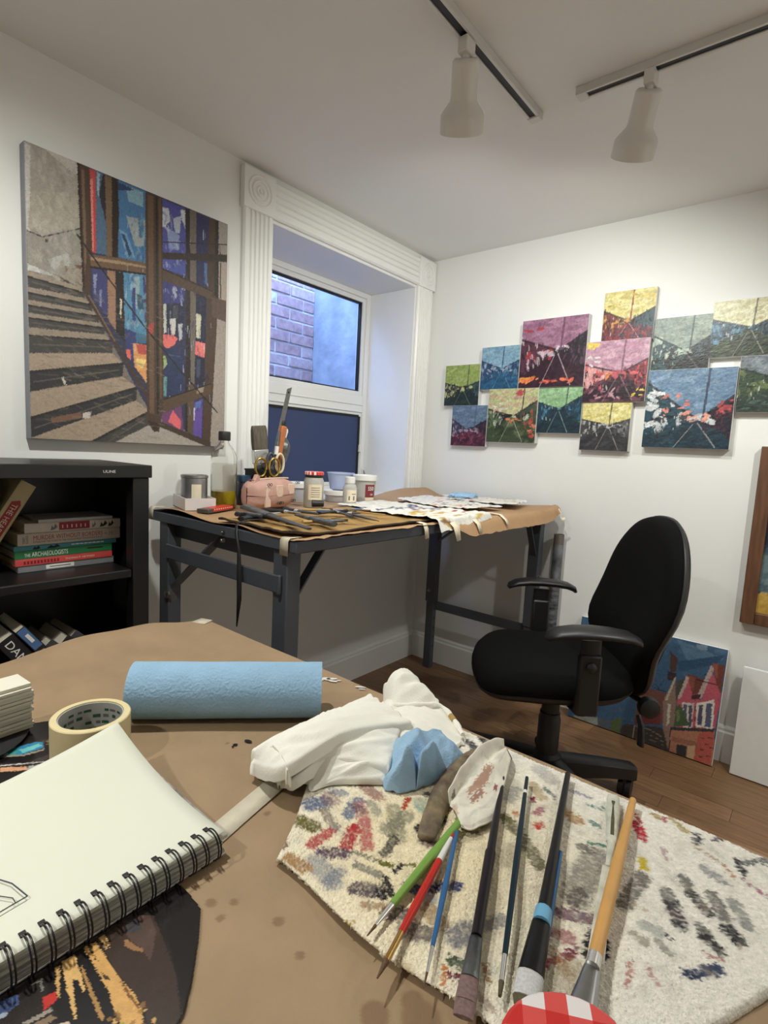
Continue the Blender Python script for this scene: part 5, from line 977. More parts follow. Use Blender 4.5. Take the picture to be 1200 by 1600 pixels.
CARP=[((36,32,34),[(11059,-22733),(9724,-22412),(10074,-21915),(10277,-21576),(10710,-21581),(10943,-21698),(11711,-22108)]),((60,50,50),[(10142,-21923),(10202,-21710),(10549,-21882),(10697,-22005),(10454,-22371),(10274,-22323),(10425,-22038)]),((20,18,20),[(10139,-22286),(10324,-22103),(10331,-21884),(10266,-21875),(10219,-21847),(10239,-21789),(10211,-21740),(10549,-21882),(10533,-22166),(10352,-22344)]),((50,130,170),[(10084,-22271),(10146,-21938),(10204,-21861),(10349,-21902),(10338,-22107),(10193,-22301)]),((110,190,190),[(10196,-22125),(10213,-21908),(10284,-21894),(10311,-22099)]),((70,150,140),[(10221,-22239),(10140,-22109),(10187,-22098),(10286,-22175)]),((150,180,210),[(10097,-22275),(10121,-22199),(10235,-22243),(10180,-22297)]),((150,140,120),[(10193,-22301),(10338,-22107),(10376,-21911),(10326,-21888),(10358,-21893),(10408,-21922),(10378,-22119),(10226,-22310)]),((112,94,60),[(10206,-21725),(10305,-21560),(10575,-21568),(10780,-21619),(10801,-21771),(10828,-21942),(10675,-21962),(10558,-21873)]),((70,52,36),[(10291,-21582),(10521,-21547),(10629,-21589),(10526,-21616)]),((130,112,90),[(10549,-21882),(10410,-21731),(10708,-21862),(10702,-21934)]),((214,160,124),[(10442,-22368),(10636,-22163),(10718,-22176),(10542,-22395)]),((170,172,164),[(10636,-22163),(10721,-21965),(10792,-21929),(10843,-22054),(10730,-22180)]),((206,180,90),[(10706,-21996),(10758,-21929),(10832,-21955),(10743,-22009)]),((200,198,196),[(10399,-22356),(10660,-21993),(10677,-21999),(10424,-22363)]),((170,160,150),[(10831,-22409),(10717,-22193),(10735,-22191),(10832,-22394)]),((30,28,30),[(10536,-22416),(10724,-22201),(10819,-22406),(10774,-22479)])]
# ------------------------------------------------------------------ kraft paper and things on the foreground table
PT = TZ+.0018
mat('kraft_table', C(156,131,101), .75, var=.09, scale=16, bump=.16, bscale=150, detail=12)
# oil spots soaked into the paper (stains with their own shape)
SPOTS=[(1.426,-2.152,.0055),(1.461,-2.160,.004),(1.531,-2.155,.011),(1.556,-2.137,.016),(1.544,-2.131,.009),(1.541,-2.166,.010),(1.390,-2.181,.004),(1.372,-2.178,.005),(1.385,-2.165,.004),(1.318,-2.078,.004),(1.177,-2.030,.003),(1.62,-2.2,.012)]
def stain_nodes():
    m=MATS['kraft_table']; nt=m.node_tree; N=nt.nodes; L=nt.links; b=N['Principled BSDF']; src=b.inputs['Base Color'].links[0].from_socket
    at=N.new('ShaderNodeAttribute'); at.attribute_name='stain'
    mx=N.new('ShaderNodeMix'); mx.data_type='RGBA'; L.new(at.outputs['Fac'],mx.inputs[0]); L.new(src,mx.inputs[6]); mx.inputs[7].default_value=C(112,82,56); L.new(mx.outputs[2],b.inputs['Base Color'])
stain_nodes()
tp = thing('kraft_paper','brown kraft paper sheet covering the foreground table','paper',(1.55,-2.2,TZ)); off=(1.55,-2.2,TZ)
def tpaper(x,y):
    z=PT+.0012*nz(x,y,11,2)
    z+=.020*math.exp(-((x-.73)/.07)**2)*math.exp(-((y+2.02)/.10)**2)+.012*math.exp(-((x-.73)/.05)**2)*math.exp(-((y+1.90)/.06)**2)
    return z
xs=np.concatenate([np.linspace(.727,1.14,42),np.linspace(1.142,1.72,290),np.linspace(1.73,2.44,30)]); ys=np.concatenate([np.linspace(-2.61,-2.26,18),np.linspace(-2.258,-1.95,154),np.linspace(-1.945,-1.781,20)])
mb=MB(); st=[]
for y in ys:
    for x in xs:
        mb.v.append((x,y,tpaper(x,y))); s=0
        for a,b_,r in SPOTS:
            d=math.hypot(x-a,y-b_)/r*(1+.12*nz(x,y,90,a)); s=max(s,.62*(1-sstep(.75,1.05,d)) if d<1.1 else 0)
        st.append(s)
nx=len(xs)
mb.f=[(j*nx+i,j*nx+i+1,(j+1)*nx+i+1,(j+1)*nx+i) for j in range(len(ys)-1) for i in range(nx-1)]
o=mb.build('sheet','kraft_table',tp,off,smooth=True,angle=2)
a_=o.data.attributes.new('stain','FLOAT','POINT'); a_.data.foreach_set('value',np.array(st,dtype=np.float32))
tape([(1.313,-2.150,PT+.0016),(1.303,-2.11,PT+.0018),(1.291,-2.06,PT+.0018),(1.269,-1.97,PT+.0018)],.025,tp,off)
tape([(.728,-1.800,PT+.002),(.742,-1.796,PT+.002),(.757,-1.790,PT+.002)],.030,tp,off)
mat('white_paint', C(224,220,214), .5, var=.02); mat('black_paint', C(30,28,30), .4)
def blot(x,y,r,m,seed,el=1.0,ang=0,name='paint_blot'):
    P=[]
    for k in range(18):
        a=2*PI*k/18; rr=r*(1+.3*nz(math.cos(a)*.7,math.sin(a)*.7,1,seed)); P.append((x+rr*(math.cos(a)*el*math.cos(ang)-math.sin(a)*math.sin(ang)),y+rr*(math.cos(a)*el*math.sin(ang)+math.sin(a)*math.cos(ang))))
    MB().prism(P,lambda a,b_:(a,b_,PT+.0014),lambda a,b_:(a,b_,PT+.0022)).build(name,m,tp,off)
for (x,y,r,el,an) in ((1.128,-1.808,.0050,1.5,.4),(1.134,-1.801,.0032,2.6,.9),(1.141,-1.806,.0026,3.0,.5),(1.122,-1.816,.0024,2.5,.2),(1.146,-1.798,.0016,3.0,.8),(1.187,-1.790,.0022,4.0,.6),(1.194,-1.794,.0014,4.0,.6)): blot(x,y,r,'white_paint',x*90,el,an)
blot(1.193,-2.010,.0028,'black_paint',1.3,1.8,.3); blot(1.1885,-2.026,.0018,'black_paint',2.3,1.5,1); blot(1.1900,-2.031,.0014,'black_paint',4.3)

# blue towel roll
rl = thing('towel_roll','roll of light blue shop towels lying on the foreground table','towel roll',(1.118,-1.988,TZ)); off=(1.118,-1.988,TZ)
d=Vector((.173,.182,0)).normalized(); nrm=Vector((-d.y,d.x,0)); RR=.0375; Lr=.254
c0=Vector((1.118,-1.988,PT+RR+.0008))-d*Lr/2
def rollsurf(u,v):
    a=u*2*PI; r=RR*(1+.012*nz(math.cos(a)*2,v*3,1.5,3)); q=c0+d*Lr*v+nrm*r*math.cos(a)+Vector((0,0,1))*r*math.sin(a); return q
mat('shop_blue_roll', C(150,186,216), .92, var=.05, scale=30, bump=.5, bscale=260, stretch=(1,1,1))
MB().grid(48,24,rollsurf).build('towel_surface','shop_blue_roll',rl,off,smooth=True,angle=2)
for v in (0,1):
    e=MB(); P=[c0+d*Lr*v+nrm*RR*.995*math.cos(2*PI*k/36)+Vector((0,0,1))*RR*.995*math.sin(2*PI*k/36) for k in range(36)]; Q=[c0+d*Lr*v+nrm*.020*math.cos(2*PI*k/36)+Vector((0,0,1))*.020*math.sin(2*PI*k/36) for k in range(36)]; Q2=[q+d*(.03 if v==0 else -.03) for q in Q]
    e.ring_loft([P,Q,Q2],caps=False); e.build('roll_end','shop_blue_roll',rl,off,smooth=True,angle=.6)
MB().cyl(c0+d*.002,c0+d*(Lr-.002),.0205,n=28,caps=False).build('core','tube_card',rl,off,smooth=True)

# stack of white cards (bottom left), pictures underneath
mat('card_white', C(226,222,206), .75, var=.03, scale=20)
GS='white cards in the stack at the left edge'
cs = thing('card_stack','stack of thick white cards at the left edge of the foreground table','cards',(.975,-2.318,PT+.006)); off=(.975,-2.318,PT+.006)
ang=math.radians(4)
for k in range(13):
    z=PT+.008+k*.0047; ox,oy=random.uniform(-.002,.002),random.uniform(-.002,.002)
    M=Matrix.Rotation(ang+random.uniform(-.006,.003),3,'Z'); 
    MB().obox((.975+ox+.0004*k,-2.318+oy,z+.0021),(.040,.262,.0040),M).build('card','card_white',cs,off,bevel=.0006)
mat('photo_print', (1,1,1,1), .22, vcol=True, scale=90)
def picture(name,label,cat,poly,z,paintfn,n=(220,220),curl=None,group=None,x0=None,thick=.0006):
    P=np.array(poly); mn=P.min(0); mx=P.max(0); q=Paint(n[0],n[1],(28,24,24)); paintfn(q,mn,mx); q.grain(.05)
    # mesh: clip grid to the polygon by keeping cells whose centre is inside
    w,h=q.w,q.h; V=[]; 
    for u,v in zip(q.u.ravel(),q.v.ravel()):
        x=mn[0]+u*(mx[0]-mn[0]); y=mx[1]-v*(mx[1]-mn[1]); V.append((x,y,z+(curl(x,y) if curl else 0)))
    uv=[((a-mn[0])/(mx[0]-mn[0]),(mx[1]-b_)/(mx[1]-mn[1])) for a,b_ in poly]; m=q.mask(uv)
    mb=MB(); mb.v=V; mb.f=[(j*w+w+i,j*w+w+i+1,j*w+i+1,j*w+i) for j in range(h-1) for i in range(w-1) if m[j,i] and m[j+1,i+1]]
    o=mb.build(name,'photo_print',None,(float(P[:,0].mean()),float(P[:,1].mean()),z),cols=q.rgba(),smooth=True,angle=2,solid=thick); return tag(o,label,cat,group)
def circ(cx,cy,rx,ry,n=40): return [(cx+rx*math.cos(2*PI*k/n),cy+ry*math.sin(2*PI*k/n)) for k in range(n)]
def paint_tab(T,extra):
    def fn(q,mn,mx):
        W=mx-mn
        for col,pts in T: q.poly([((x/10000-mn[0])/W[0],(mx[1]-y/10000)/W[1]) for x,y in pts],col,rough=.0014)
        for (x0,y0,x1,y1,cols,n,sz) in extra: q.dabs(n,((x0-mn[0])/W[0],(mx[1]-y0)/W[1],(x1-mn[0])/W[0],(mx[1]-y1)/W[1]),cols,sz,.6,.8,.75,1.5)
    return fn
paint_car=paint_tab(CARP,[(1.02,-2.12,1.065,-2.185,[(120,104,60),(80,64,36),(60,50,34),(140,120,80)],120,.012)])
paint_gold=paint_tab(GOLD,[(1.405,-2.255,1.45,-2.295,[(150,110,60),(220,176,110),(120,84,44)],60,.010)])
pc1=[(.86,-2.40),(.985,-2.13),(1.000,-2.118),(1.035,-2.113),(1.060,-2.122),(1.078,-2.14),(1.12,-2.20),(1.16,-2.40)]
picture('picture_card','glossy picture of a dark car with a turquoise window, half under the sketchbook','picture',pc1,PT+.0025,paint_car)
pg=[(1.25,-2.20),(1.345,-2.186),(1.372,-2.188),(1.395,-2.204),(1.420,-2.224),(1.437,-2.240),(1.449,-2.262),(1.455,-2.30),(1.45,-2.40),(1.25,-2.40)]
picture('picture_card','round dark and gold photograph under the sketchbook spiral','picture',pg,PT+.0022,paint_gold,(260,260))
# black saucer-like picture edge under the cards
o=MB().lathe([(.001,0),(.070,0),(.078,.002),(.079,.004),(.001,.004)],40,(.955,-2.262,PT+.0036)).build('black_disc','bk_black',None,(.955,-2.262,PT+.0036),smooth=True,angle=.6); tag(o,'glossy black disc under the stack of white cards','disc')

# masking tape roll
mat('tape_cream', C(222,206,160), .6, var=.03, scale=60); mat('tape_core', C(176,178,174), .7, var=.05, scale=60)
tr = thing('tape_roll','roll of cream masking tape with a printed grey core','tape',(1.088,-2.157,PT+.0035)); R1,R0,Ht=.0425,.0350,.048
tr.location.z=PT+.0040
MB().lathe([(R0,.0),(R1-.001,.0),(R1,.001),(R1,Ht-.001),(R1-.001,Ht),(R0,Ht),(R0,.0)],48,caps=False).build('tape_windings','tape_cream',tr,smooth=True,angle=.6)
MB().lathe([(R0-.0002,.0),(R0-.0002,Ht-.0015),(R0-.0015,Ht-.0015),(R0-.0015,.0),(R0-.0002,0)],48,caps=False).build('core','tape_core',tr,smooth=True,angle=.6)
def core_mark(a0,a1,z0,z1,m='ink_green'):
    q=MB(); r=R0-.0018; q.grid(6,1,lambda u,v:(r*math.cos(a0+u*(a1-a0)),r*math.sin(a0+u*(a1-a0)),z0+v*(z1-z0))); q.build('print_mark',m,tr)
for k in range(9):
    a=1.25+k*.30
    for j,(h0,h1) in enumerate(((.036,.039),(.028,.032),(.020,.0235),(.012,.015))):
        if (k*3+j*5)%4!=0: core_mark(a,a+.15+.10*((k+j)%3)/2,h0,h1,'ink_green' if (k+j)%2 else 'ink_grey')
# spiral sketchbook
mat('sketch_paper', C(222,223,208), .8, var=.01, scale=6); mat('wire_black', C(26,26,30), .35, .3); mat('ink_line', C(60,66,76), .6); mat('page_edges', C(206,202,190), .85, col2=C(120,116,108), var=.3, scale=60, stretch=(.2,.2,30))
sk = thing('sketchbook','open spiral-bound sketchbook with a blank page, front left of the table','sketchbook',(1.21,-2.29,PT)); off=(1.21,-2.29,PT)
SXr, SY1, SY0 = 1.341, -2.142, -2.450
def page(u,v):
    x=SXr-.005-u*.200+.004*u*(1-v); y=SY0+v*(SY1-SY0)-.006*v*u; z=PT+.0245+(.003+.030*v**2.6)*u**2.0-.003*math.sin(u*PI)
    return (x,y,z)
MB().grid(30,20,page).build('top_page','sketch_paper',sk,off,smooth=True,angle=2,solid=.0006)
for k in range(6):
    zz=PT+.005+k*.0030
    MB().grid(14,4,lambda u,v:(SXr-.004-.0016*((k*7)%3)-u*.175,SY0+.002*((k*5)%3)+v*(SY1-SY0-.002*((k*3)%4)),zz+.010*u*u*(k/5)+.0004*math.sin(v*9+k))).build('page_block','page_edges' if k<5 else 'sketch_paper',sk,off,smooth=True,solid=.0026)
MB().box(SXr-.19,SXr-.004,SY0-.002,SY1+.001,PT+.0026,PT+.0046).build('back_cover','box_card',sk,off,bevel=.0006)
nr=25; r_=.0135
for k in range(nr):
    y=SY1-.010-k*.01215
    for dd in (-.0013,.0013):
        pts=[(SXr-.0085+ .0125*math.cos(a)+.0,y+dd,PT+.0158+r_*math.sin(a)) for a in [math.radians(g) for g in range(-120,151,18)]]
        MB().tube(pts,.0007,6).build('spiral_ring','wire_black',sk,off,smooth=True)
    MB().box(SXr-.0215,SXr-.0160,y-.0022,y+.0022,PT+.0246,PT+.0252).build('punch_hole','gasket',sk,off)
def pagept(px,py): return None
MB().tube([(1.226,-2.315,PT+.0268),(1.245,-2.300,PT+.0266),(1.268,-2.289,PT+.0263),(1.290,-2.285,PT+.0262)],.0005,5).build('pencil_line','ink_line',sk,off)
MB().tube([(1.290,-2.285,PT+.0262),(1.291,-2.297,PT+.0262),(1.293,-2.315,PT+.0262)],.0005,5).build('pencil_line','ink_line',sk,off)
MB().tube([(1.262,-2.315,PT+.0264),(1.272,-2.301,PT+.0263),(1.284,-2.293,PT+.0262),(1.291,-2.293,PT+.0262)],.0004,5).build('pencil_line','ink_line',sk,off)

# gingham-lidded jar at the bottom of the picture
gingham('gingham_big',.0225)
jb = jar('glass jar with red gingham lid at the bottom edge of the picture',(1.667,-2.181,PT+.001),.034,.1035,.031,lidm='gingham_big',band=False); jb.rotation_euler=(0,0,.50)

# ------------------------------------------------------------------ paint-stained terry towel
TQ = PT+.0015
A_,B_,D_,E__=(1.379,-2.120),(1.262,-1.840),(1.655,-2.118),(1.812,-1.800)
def towel_xy(u,v):
    # left edge A->B, right edge D->E
    l=(A_[0]+(B_[0]-A_[0])*v-.022*math.sin(v*PI), A_[1]+(B_[1]-A_[1])*v); r=(D_[0]+(E__[0]-D_[0])*v, D_[1]+(E__[1]-D_[1])*v)
    x=l[0]+(r[0]-l[0])*u; y=l[1]+(r[1]-l[1])*u+.040*v**3*(sstep(0,.22,u)-u)
    y+=.004*math.sin(u*9+1)*(1-v)**4; x+=.004*math.sin(v*11)*(1-u)**4; return x,y
def towelz(x,y): return TQ+.007+.0030*nz(x,y,16,9)+.004*max(0,nz(x,y,7,3))
mat('terry', (1,1,1,1), .95, vcol=True, scale=380, bump=.55, bscale=520, vvar=.10)
nu,nv=330,300
tx=np.empty((nv+1,nu+1)); tyy=np.empty((nv+1,nu+1))
for j in range(nv+1):
    for i in range(nu+1): tx[j,i],tyy[j,i]=towel_xy(i/nu,j/nv)
base=np.array(C(243,239,228)[:3]); tc=np.empty((nv+1,nu+1,3)); tc[:]=base
# warm oil-yellowed area on the left half
wy=np.clip(1.4-np.hypot((tx-1.47)/.14,(tyy+2.02)/.16),0,1)[...,None]*.85; tc=tc*(1-wy)+np.array(C(240,224,184)[:3])*wy
STROKES = [((96,112,150),21,0.8,[(1349,-2045),(1354,-2036)]),((100,120,156),14,0.75,[(1388,-2029),(1381,-2009)]),((110,126,160),12,0.6,[(1351,-2015),(1360,-2011)]),((150,110,110),15,0.55,[(1351,-2024),(1363,-2027)]),((176,120,112),14,0.7,[(1368,-1984),(1392,-1989)]),((146,132,120),10,0.7,[(1365,-2043),(1390,-2052)]),((110,104,40),16,0.8,[(1362,-2071),(1375,-2067)]),((120,112,40),7,0.7,[(1354,-2066),(1371,-2074)]),((206,92,90),11,0.85,[(1392,-2084),(1391,-2061)]),((200,54,62),13,0.9,[(1416,-2063),(1405,-2041)]),((206,96,96),12,0.75,[(1431,-2051),(1407,-2028)]),((210,130,130),12,0.6,[(1407,-2028),(1387,-2013)]),((110,84,104),13,0.85,[(1406,-2083),(1420,-2071)]),((150,156,170),18,0.6,[(1409,-2096),(1437,-2101)]),((130,140,160),12,0.6,[(1433,-2102),(1433,-2089)]),((196,150,96),12,0.8,[(1390,-2110),(1407,-2107)]),((120,70,40),8,0.7,[(1369,-2102),(1374,-2104)]),((150,146,120),16,0.6,[(1417,-1993),(1444,-2020)]),((130,132,112),16,0.6,[(1430,-2018),(1432,-1991)]),((84,84,76),10,0.8,[(1448,-2046),(1443,-2025)]),((120,116,50),5,0.85,[(1452,-2057),(1463,-2053)]),((120,116,50),4,0.8,[(1469,-2046),(1476,-2037)]),((40,36,44),5,0.95,[(1469,-2056),(1468,-2047)]),((150,146,132),8,0.75,[(1439,-2074),(1461,-2070)]),((110,112,96),4,0.7,[(1426,-2063),(1447,-2059)]),((112,100,104),14,0.85,[(1457,-2094),(1471,-2085)]),((30,26,36),9,0.95,[(1472,-2075),(1478,-2085)]),((40,34,40),5,0.9,[(1469,-2068),(1482,-2079)]),((108,96,96),15,0.8,[(1493,-2093),(1502,-2088)]),((110,98,100),14,0.75,[(1513,-2097),(1525,-2089)]),((160,110,60),7,0.6,[(1474,-2101),(1485,-2093)]),((200,160,60),3,0.8,[(1474,-2125),(1476,-2120)]),((64,76,120),10,0.8,[(1488,-2062),(1496,-2058)]),((60,70,120),11,0.85,[(1502,-2049),(1517,-2033)]),((130,150,180),11,0.5,[(1502,-2061),(1510,-2059)]),((130,100,110),11,0.8,[(1465,-2006),(1475,-2002)]),((170,130,80),13,0.6,[(1514,-2069),(1530,-2075)]),((200,170,100),10,0.5,[(1525,-2123),(1532,-2122)]),((104,108,130),19,0.7,[(1545,-2075),(1549,-2064)]),((110,110,130),11,0.6,[(1557,-2049),(1562,-2035)]),((70,90,60),7,0.8,[(1552,-2095),(1559,-2092)]),((130,40,70),4,0.85,[(1554,-2105),(1566,-2100)]),((220,140,70),3,0.8,[(1550,-2101),(1557,-2113)]),((190,140,80),4,0.8,[(1573,-2081),(1578,-2089)]),((150,110,100),6,0.5,[(1578,-2104),(1590,-2106)]),((200,70,40),5,0.9,[(1416,-1966),(1423,-1985)]),((140,180,170),17,0.5,[(1430,-1963),(1443,-1968)]),((40,44,60),7,0.8,[(1426,-1947),(1432,-1947)]),((120,90,100),9,0.6,[(1386,-2018),(1395,-2018)]),((60,50,54),13,0.85,[(1455,-1994),(1460,-1969)]),((150,150,140),10,0.6,[(1393,-2003),(1408,-2010)]),((104,100,60),13,0.75,[(1507,-1924),(1526,-1933)]),((112,106,70),13,0.75,[(1536,-1940),(1561,-1960)]),((150,130,110),16,0.4,[(1536,-1980),(1534,-1959)]),((206,150,70),12,0.75,[(1552,-1871),(1565,-1873)]),((200,170,110),11,0.6,[(1504,-1848),(1522,-1864)]),((150,40,70),5,0.85,[(1514,-1872),(1517,-1877)]),((180,70,110),7,0.7,[(1528,-1895),(1530,-1883)]),((220,70,50),9,0.9,[(1537,-1913),(1539,-1907)]),((230,150,90),6,0.8,[(1512,-1909),(1515,-1911)]),((130,130,170),5,0.6,[(1541,-1830),(1562,-1826)]),((80,150,140),5,0.75,[(1563,-1841),(1578,-1838)]),((90,150,140),4,0.7,[(1573,-1865),(1586,-1869)]),((80,150,130),4,0.8,[(1584,-1897),(1600,-1892)]),((90,110,110),4,0.7,[(1517,-1844),(1534,-1856)]),((90,84,76),10,0.7,[(1582,-1909),(1588,-1908)]),((110,104,98),24,0.6,[(1598,-1970),(1596,-1912)]),((86,78,72),13,0.6,[(1598,-1976),(1599,-1962)]),((110,102,92),13,0.75,[(1632,-1951),(1636,-1908)]),((130,86,110),12,0.75,[(1591,-1998),(1617,-1983)]),((180,90,100),12,0.65,[(1599,-2016),(1609,-2015)]),((170,60,90),7,0.85,[(1606,-2047),(1616,-2027)]),((130,60,80),4,0.7,[(1614,-2033),(1617,-2021)]),((200,150,90),10,0.5,[(1603,-2034),(1618,-2044)]),((160,130,80),21,0.4,[(1618,-2062),(1622,-2040)]),((40,36,38),8,0.9,[(1622,-1998),(1626,-2020)]),((30,28,50),6,0.85,[(1632,-2000),(1636,-2016)]),((212,52,72),9,0.9,[(1612,-1838),(1623,-1858)]),((226,90,100),4,0.8,[(1605,-1820),(1615,-1834)]),((230,206,40),8,0.95,[(1630,-1885),(1634,-1895)]),((200,170,110),7,0.8,[(1622,-1809),(1629,-1812)]),((206,80,110),4,0.8,[(1632,-1809),(1635,-1814)]),((206,180,110),6,0.75,[(1638,-1803),(1653,-1816)]),((190,150,160),3,0.6,[(1641,-1858),(1647,-1868)]),((50,50,70),7,0.9,[(1664,-1815),(1665,-1828)]),((90,90,100),5,0.8,[(1678,-1810),(1685,-1795)]),((120,118,112),10,0.75,[(1664,-1882),(1674,-1899)]),((86,84,80),10,0.85,[(1675,-1898),(1688,-1911)]),((110,108,108),12,0.7,[(1657,-1912),(1664,-1927)]),((76,72,76),12,0.85,[(1665,-1926),(1673,-1942)]),((110,106,104),11,0.75,[(1687,-1887),(1700,-1909)]),((60,54,60),11,0.9,[(1703,-1918),(1711,-1924)]),((150,150,148),9,0.7,[(1702,-1883),(1715,-1904)]),((140,142,150),9,0.65,[(1678,-1858),(1691,-1863)]),((110,112,106),8,0.75,[(1685,-1932),(1692,-1936)]),((66,64,66),10,0.85,[(1691,-1940),(1700,-1944)]),((200,130,140),3,0.75,[(1693,-1954),(1704,-1953)]),((70,84,116),7,0.85,[(1687,-1984),(1703,-1962)]),((60,70,100),4,0.8,[(1686,-1983),(1694,-1979)]),((220,150,110),3,0.85,[(1690,-1843),(1699,-1853)]),((200,170,140),3,0.7,[(1665,-1835),(1690,-1843)]),((190,110,140),4,0.75,[(1706,-1849),(1725,-1858)]),((60,60,66),6,0.85,[(1699,-1827),(1706,-1842)]),((90,90,100),5,0.75,[(1704,-1826),(1715,-1808)]),((90,96,100),7,0.7,[(1718,-1812),(1721,-1802)]),((150,146,120),8,0.6,[(1647,-1977),(1655,-1978)]),((130,130,116),8,0.6,[(1665,-1971),(1672,-1975)]),((150,160,160),10,0.5,[(1651,-1962),(1663,-1960)]),((206,130,120),3,0.7,[(1652,-2006),(1656,-2028)]),((210,140,140),3,0.65,[(1662,-1999),(1671,-2010)]),((206,180,150),4,0.6,[(1640,-1946),(1647,-1946)]),((50,50,70),3,0.8,[(1666,-1960),(1669,-1960)]),((190,190,180),17,0.4,[(1485,-1861),(1489,-1890)]),((150,146,150),18,0.4,[(1497,-1813),(1516,-1825)]),((120,122,124),11,0.45,[(1497,-1894),(1495,-1869)]),((84,84,92),11,0.85,[(1403,-1820),(1419,-1830)]),((70,72,70),9,0.85,[(1410,-1801),(1419,-1807)]),((214,160,140),11,0.7,[(1427,-1802),(1435,-1802)]),((90,70,60),6,0.6,[(1484,-1964),(1496,-1962)]),((130,110,80),9,0.5,[(1497,-1951),(1501,-1940)]),((140,120,90),11,0.4,[(1491,-1979),(1499,-1964)]),((120,116,60),9,0.7,[(1507,-1924),(1514,-1924)]),((140,190,180),9,0.5,[(1435,-1972),(1444,-1973)]),((60,44,50),14,0.85,[(1454,-1995),(1459,-1970)]),((60,56,56),6,0.6,[(1448,-1970),(1442,-1949)])]
rs=np.random.default_rng(5)
nz2=rs.normal(0,1,(nv+1,nu+1)); nz2=(nz2+np.roll(nz2,1,0)+np.roll(nz2,1,1)+np.roll(nz2,-1,0)+np.roll(nz2,-1,1))/2.2
for (col,w,al,pts) in STROKES:
    d=np.full(tx.shape,9.0)
    for (x0,y0),(x1,y1) in zip(pts[:-1],pts[1:]):
        dx,dy=(x1-x0)/1000,(y1-y0)/1000; X0,Y0=x0/1000,y0/1000; L2=dx*dx+dy*dy+1e-12
        t=np.clip(((tx-X0)*dx+(tyy-Y0)*dy)/L2,0,1); d=np.minimum(d,np.hypot(tx-X0-t*dx,tyy-Y0-t*dy))
    hw=w/2000
    m=np.clip((hw*1.3+.0012*nz2-d)/(hw*.5),0,1)*min(1,al*1.2)*np.clip(.92+.22*nz2,0.2,1); tc=tc*(1-m[...,None])+np.array(C(*col,.72)[:3])*m[...,None]
for _ in range(260):   # scattered small smears
    cx,cy=rs.uniform(1.30,1.80),rs.uniform(-2.11,-1.80); r=rs.uniform(.002,.007); a=rs.uniform(0,3.1); e=rs.uniform(1,3.5)
    dx=(tx-cx)*math.cos(a)+(tyy-cy)*math.sin(a); dy=-(tx-cx)*math.sin(a)+(tyy-cy)*math.cos(a)
    col=[(150,140,120),(120,120,116),(170,150,110),(140,110,120),(150,160,150),(190,160,130),(110,120,130)][rs.integers(7)]
    m=np.clip(1.2-np.hypot(dx/(r*e),dy/r),0,1)*.32*np.clip(.6+.4*nz2,0,1); tc=tc*(1-m[...,None])+np.array(C(*col)[:3])*m[...,None]
tc*=np.clip(1+.05*nz2,.7,1.2)[...,None]
mb=MB(); rn=rs.normal(0,1,(nv+1,nu+1))
for j in range(nv+1):
    for i in range(nu+1):
        x,y=tx[j,i],tyy[j,i]; z=towelz(x,y)+.0005*rn[j,i]
        e=min(i,nu-i,j+2)/3.0
        if e<1: z-=.006*(1-e)**1.5
        if y>-1.806:
            q=(y+1.806); z-=q*q*18
        mb.v.append((x,y,z))
n1=nu+1; mb.f=[(j*n1+i,j*n1+i+1,(j+1)*n1+i+1,(j+1)*n1+i) for j in range(nv) for i in range(nu)]
o=mb.build('towel','terry',None,(1.5,-1.96,TQ),cols=np.concatenate([np.clip(tc,0,1).reshape(-1,3),np.ones((tx.size,1))],1),smooth=True,angle=3,solid=.004)
tag(o,'cream terry towel covered in paint smears on the foreground table','towel')
# hanging flap over the far table edge
TW=lambda x,y:towelz(x,y)+.0008

# ------------------------------------------------------------------ brushes on the towel
def lacq(n,c,m=.3): mat(n,C(*c),m,var=.04,scale=60,spec=.28)
lacq('lac_green',(120,160,72)); lacq('lac_red',(186,42,34)); lacq('lac_blue',(50,98,148)); lacq('lac_purple',(22,13,20)); lacq('lac_teal',(10,36,48)); lacq('lac_black',(12,12,13)); lacq('lac_cyan',(110,170,206)); mat('pine', C(206,156,88), .5, var=.1, scale=20, stretch=(1,1,1))
mat('bristle_white', C(196,196,196), .8, var=.15, scale=500); mat('bristle_mauve', C(120,96,92), .8, var=.25, scale=400); mat('bristle_olive', C(84,76,52), .8, var=.25, scale=400); mat('gold_ferrule', C(176,140,80), .3, .9, var=.1)
GB='paintbrushes laid out on the stained towel'
def tbrush(label,pts,prof,name='paintbrush',cat='brush',dz=0.0):
    """pts: polyline (x,y); prof: (part, material, t0, t1, r0, r1, flatness)"""
    P=[Vector((x,y,0)) for x,y in pts]; L=[0]
    for a,b_ in zip(P[:-1],P[1:]): L.append(L[-1]+(b_-a).length)
    def at(t):
        s=t*L[-1]
        for k in range(len(P)-1):
            if s<=L[k+1]+1e-9:
                q=P[k].lerp(P[k+1],(s-L[k])/(L[k+1]-L[k])); break
        return q
    zb=max(TW(at(0).x,at(0).y),TW(at(.5).x,at(.5).y),TW(at(1).x,at(1).y))
    t=thing(name,label,cat,(P[0].x,P[0].y,zb),group=GB); o0=Vector((P[0].x,P[0].y,0))
    for row in prof:
        pn,m,t0,t1,r0,r1=row[:6]; fl=row[6] if len(row)>6 else 1.0; n=6
        q=[]; rr=[]
        for k in range(n+1):
            tt=t0+(t1-t0)*k/n; w=at(tt)-o0; r=r0+(r1-r0)*k/n; w.z=(.0062+dz); q.append(w); rr.append(r)
        MB().tube(q,rr,12,flat=fl,up=(0,0,1)).build(pn,m,t,smooth=True,angle=.8)
    return t
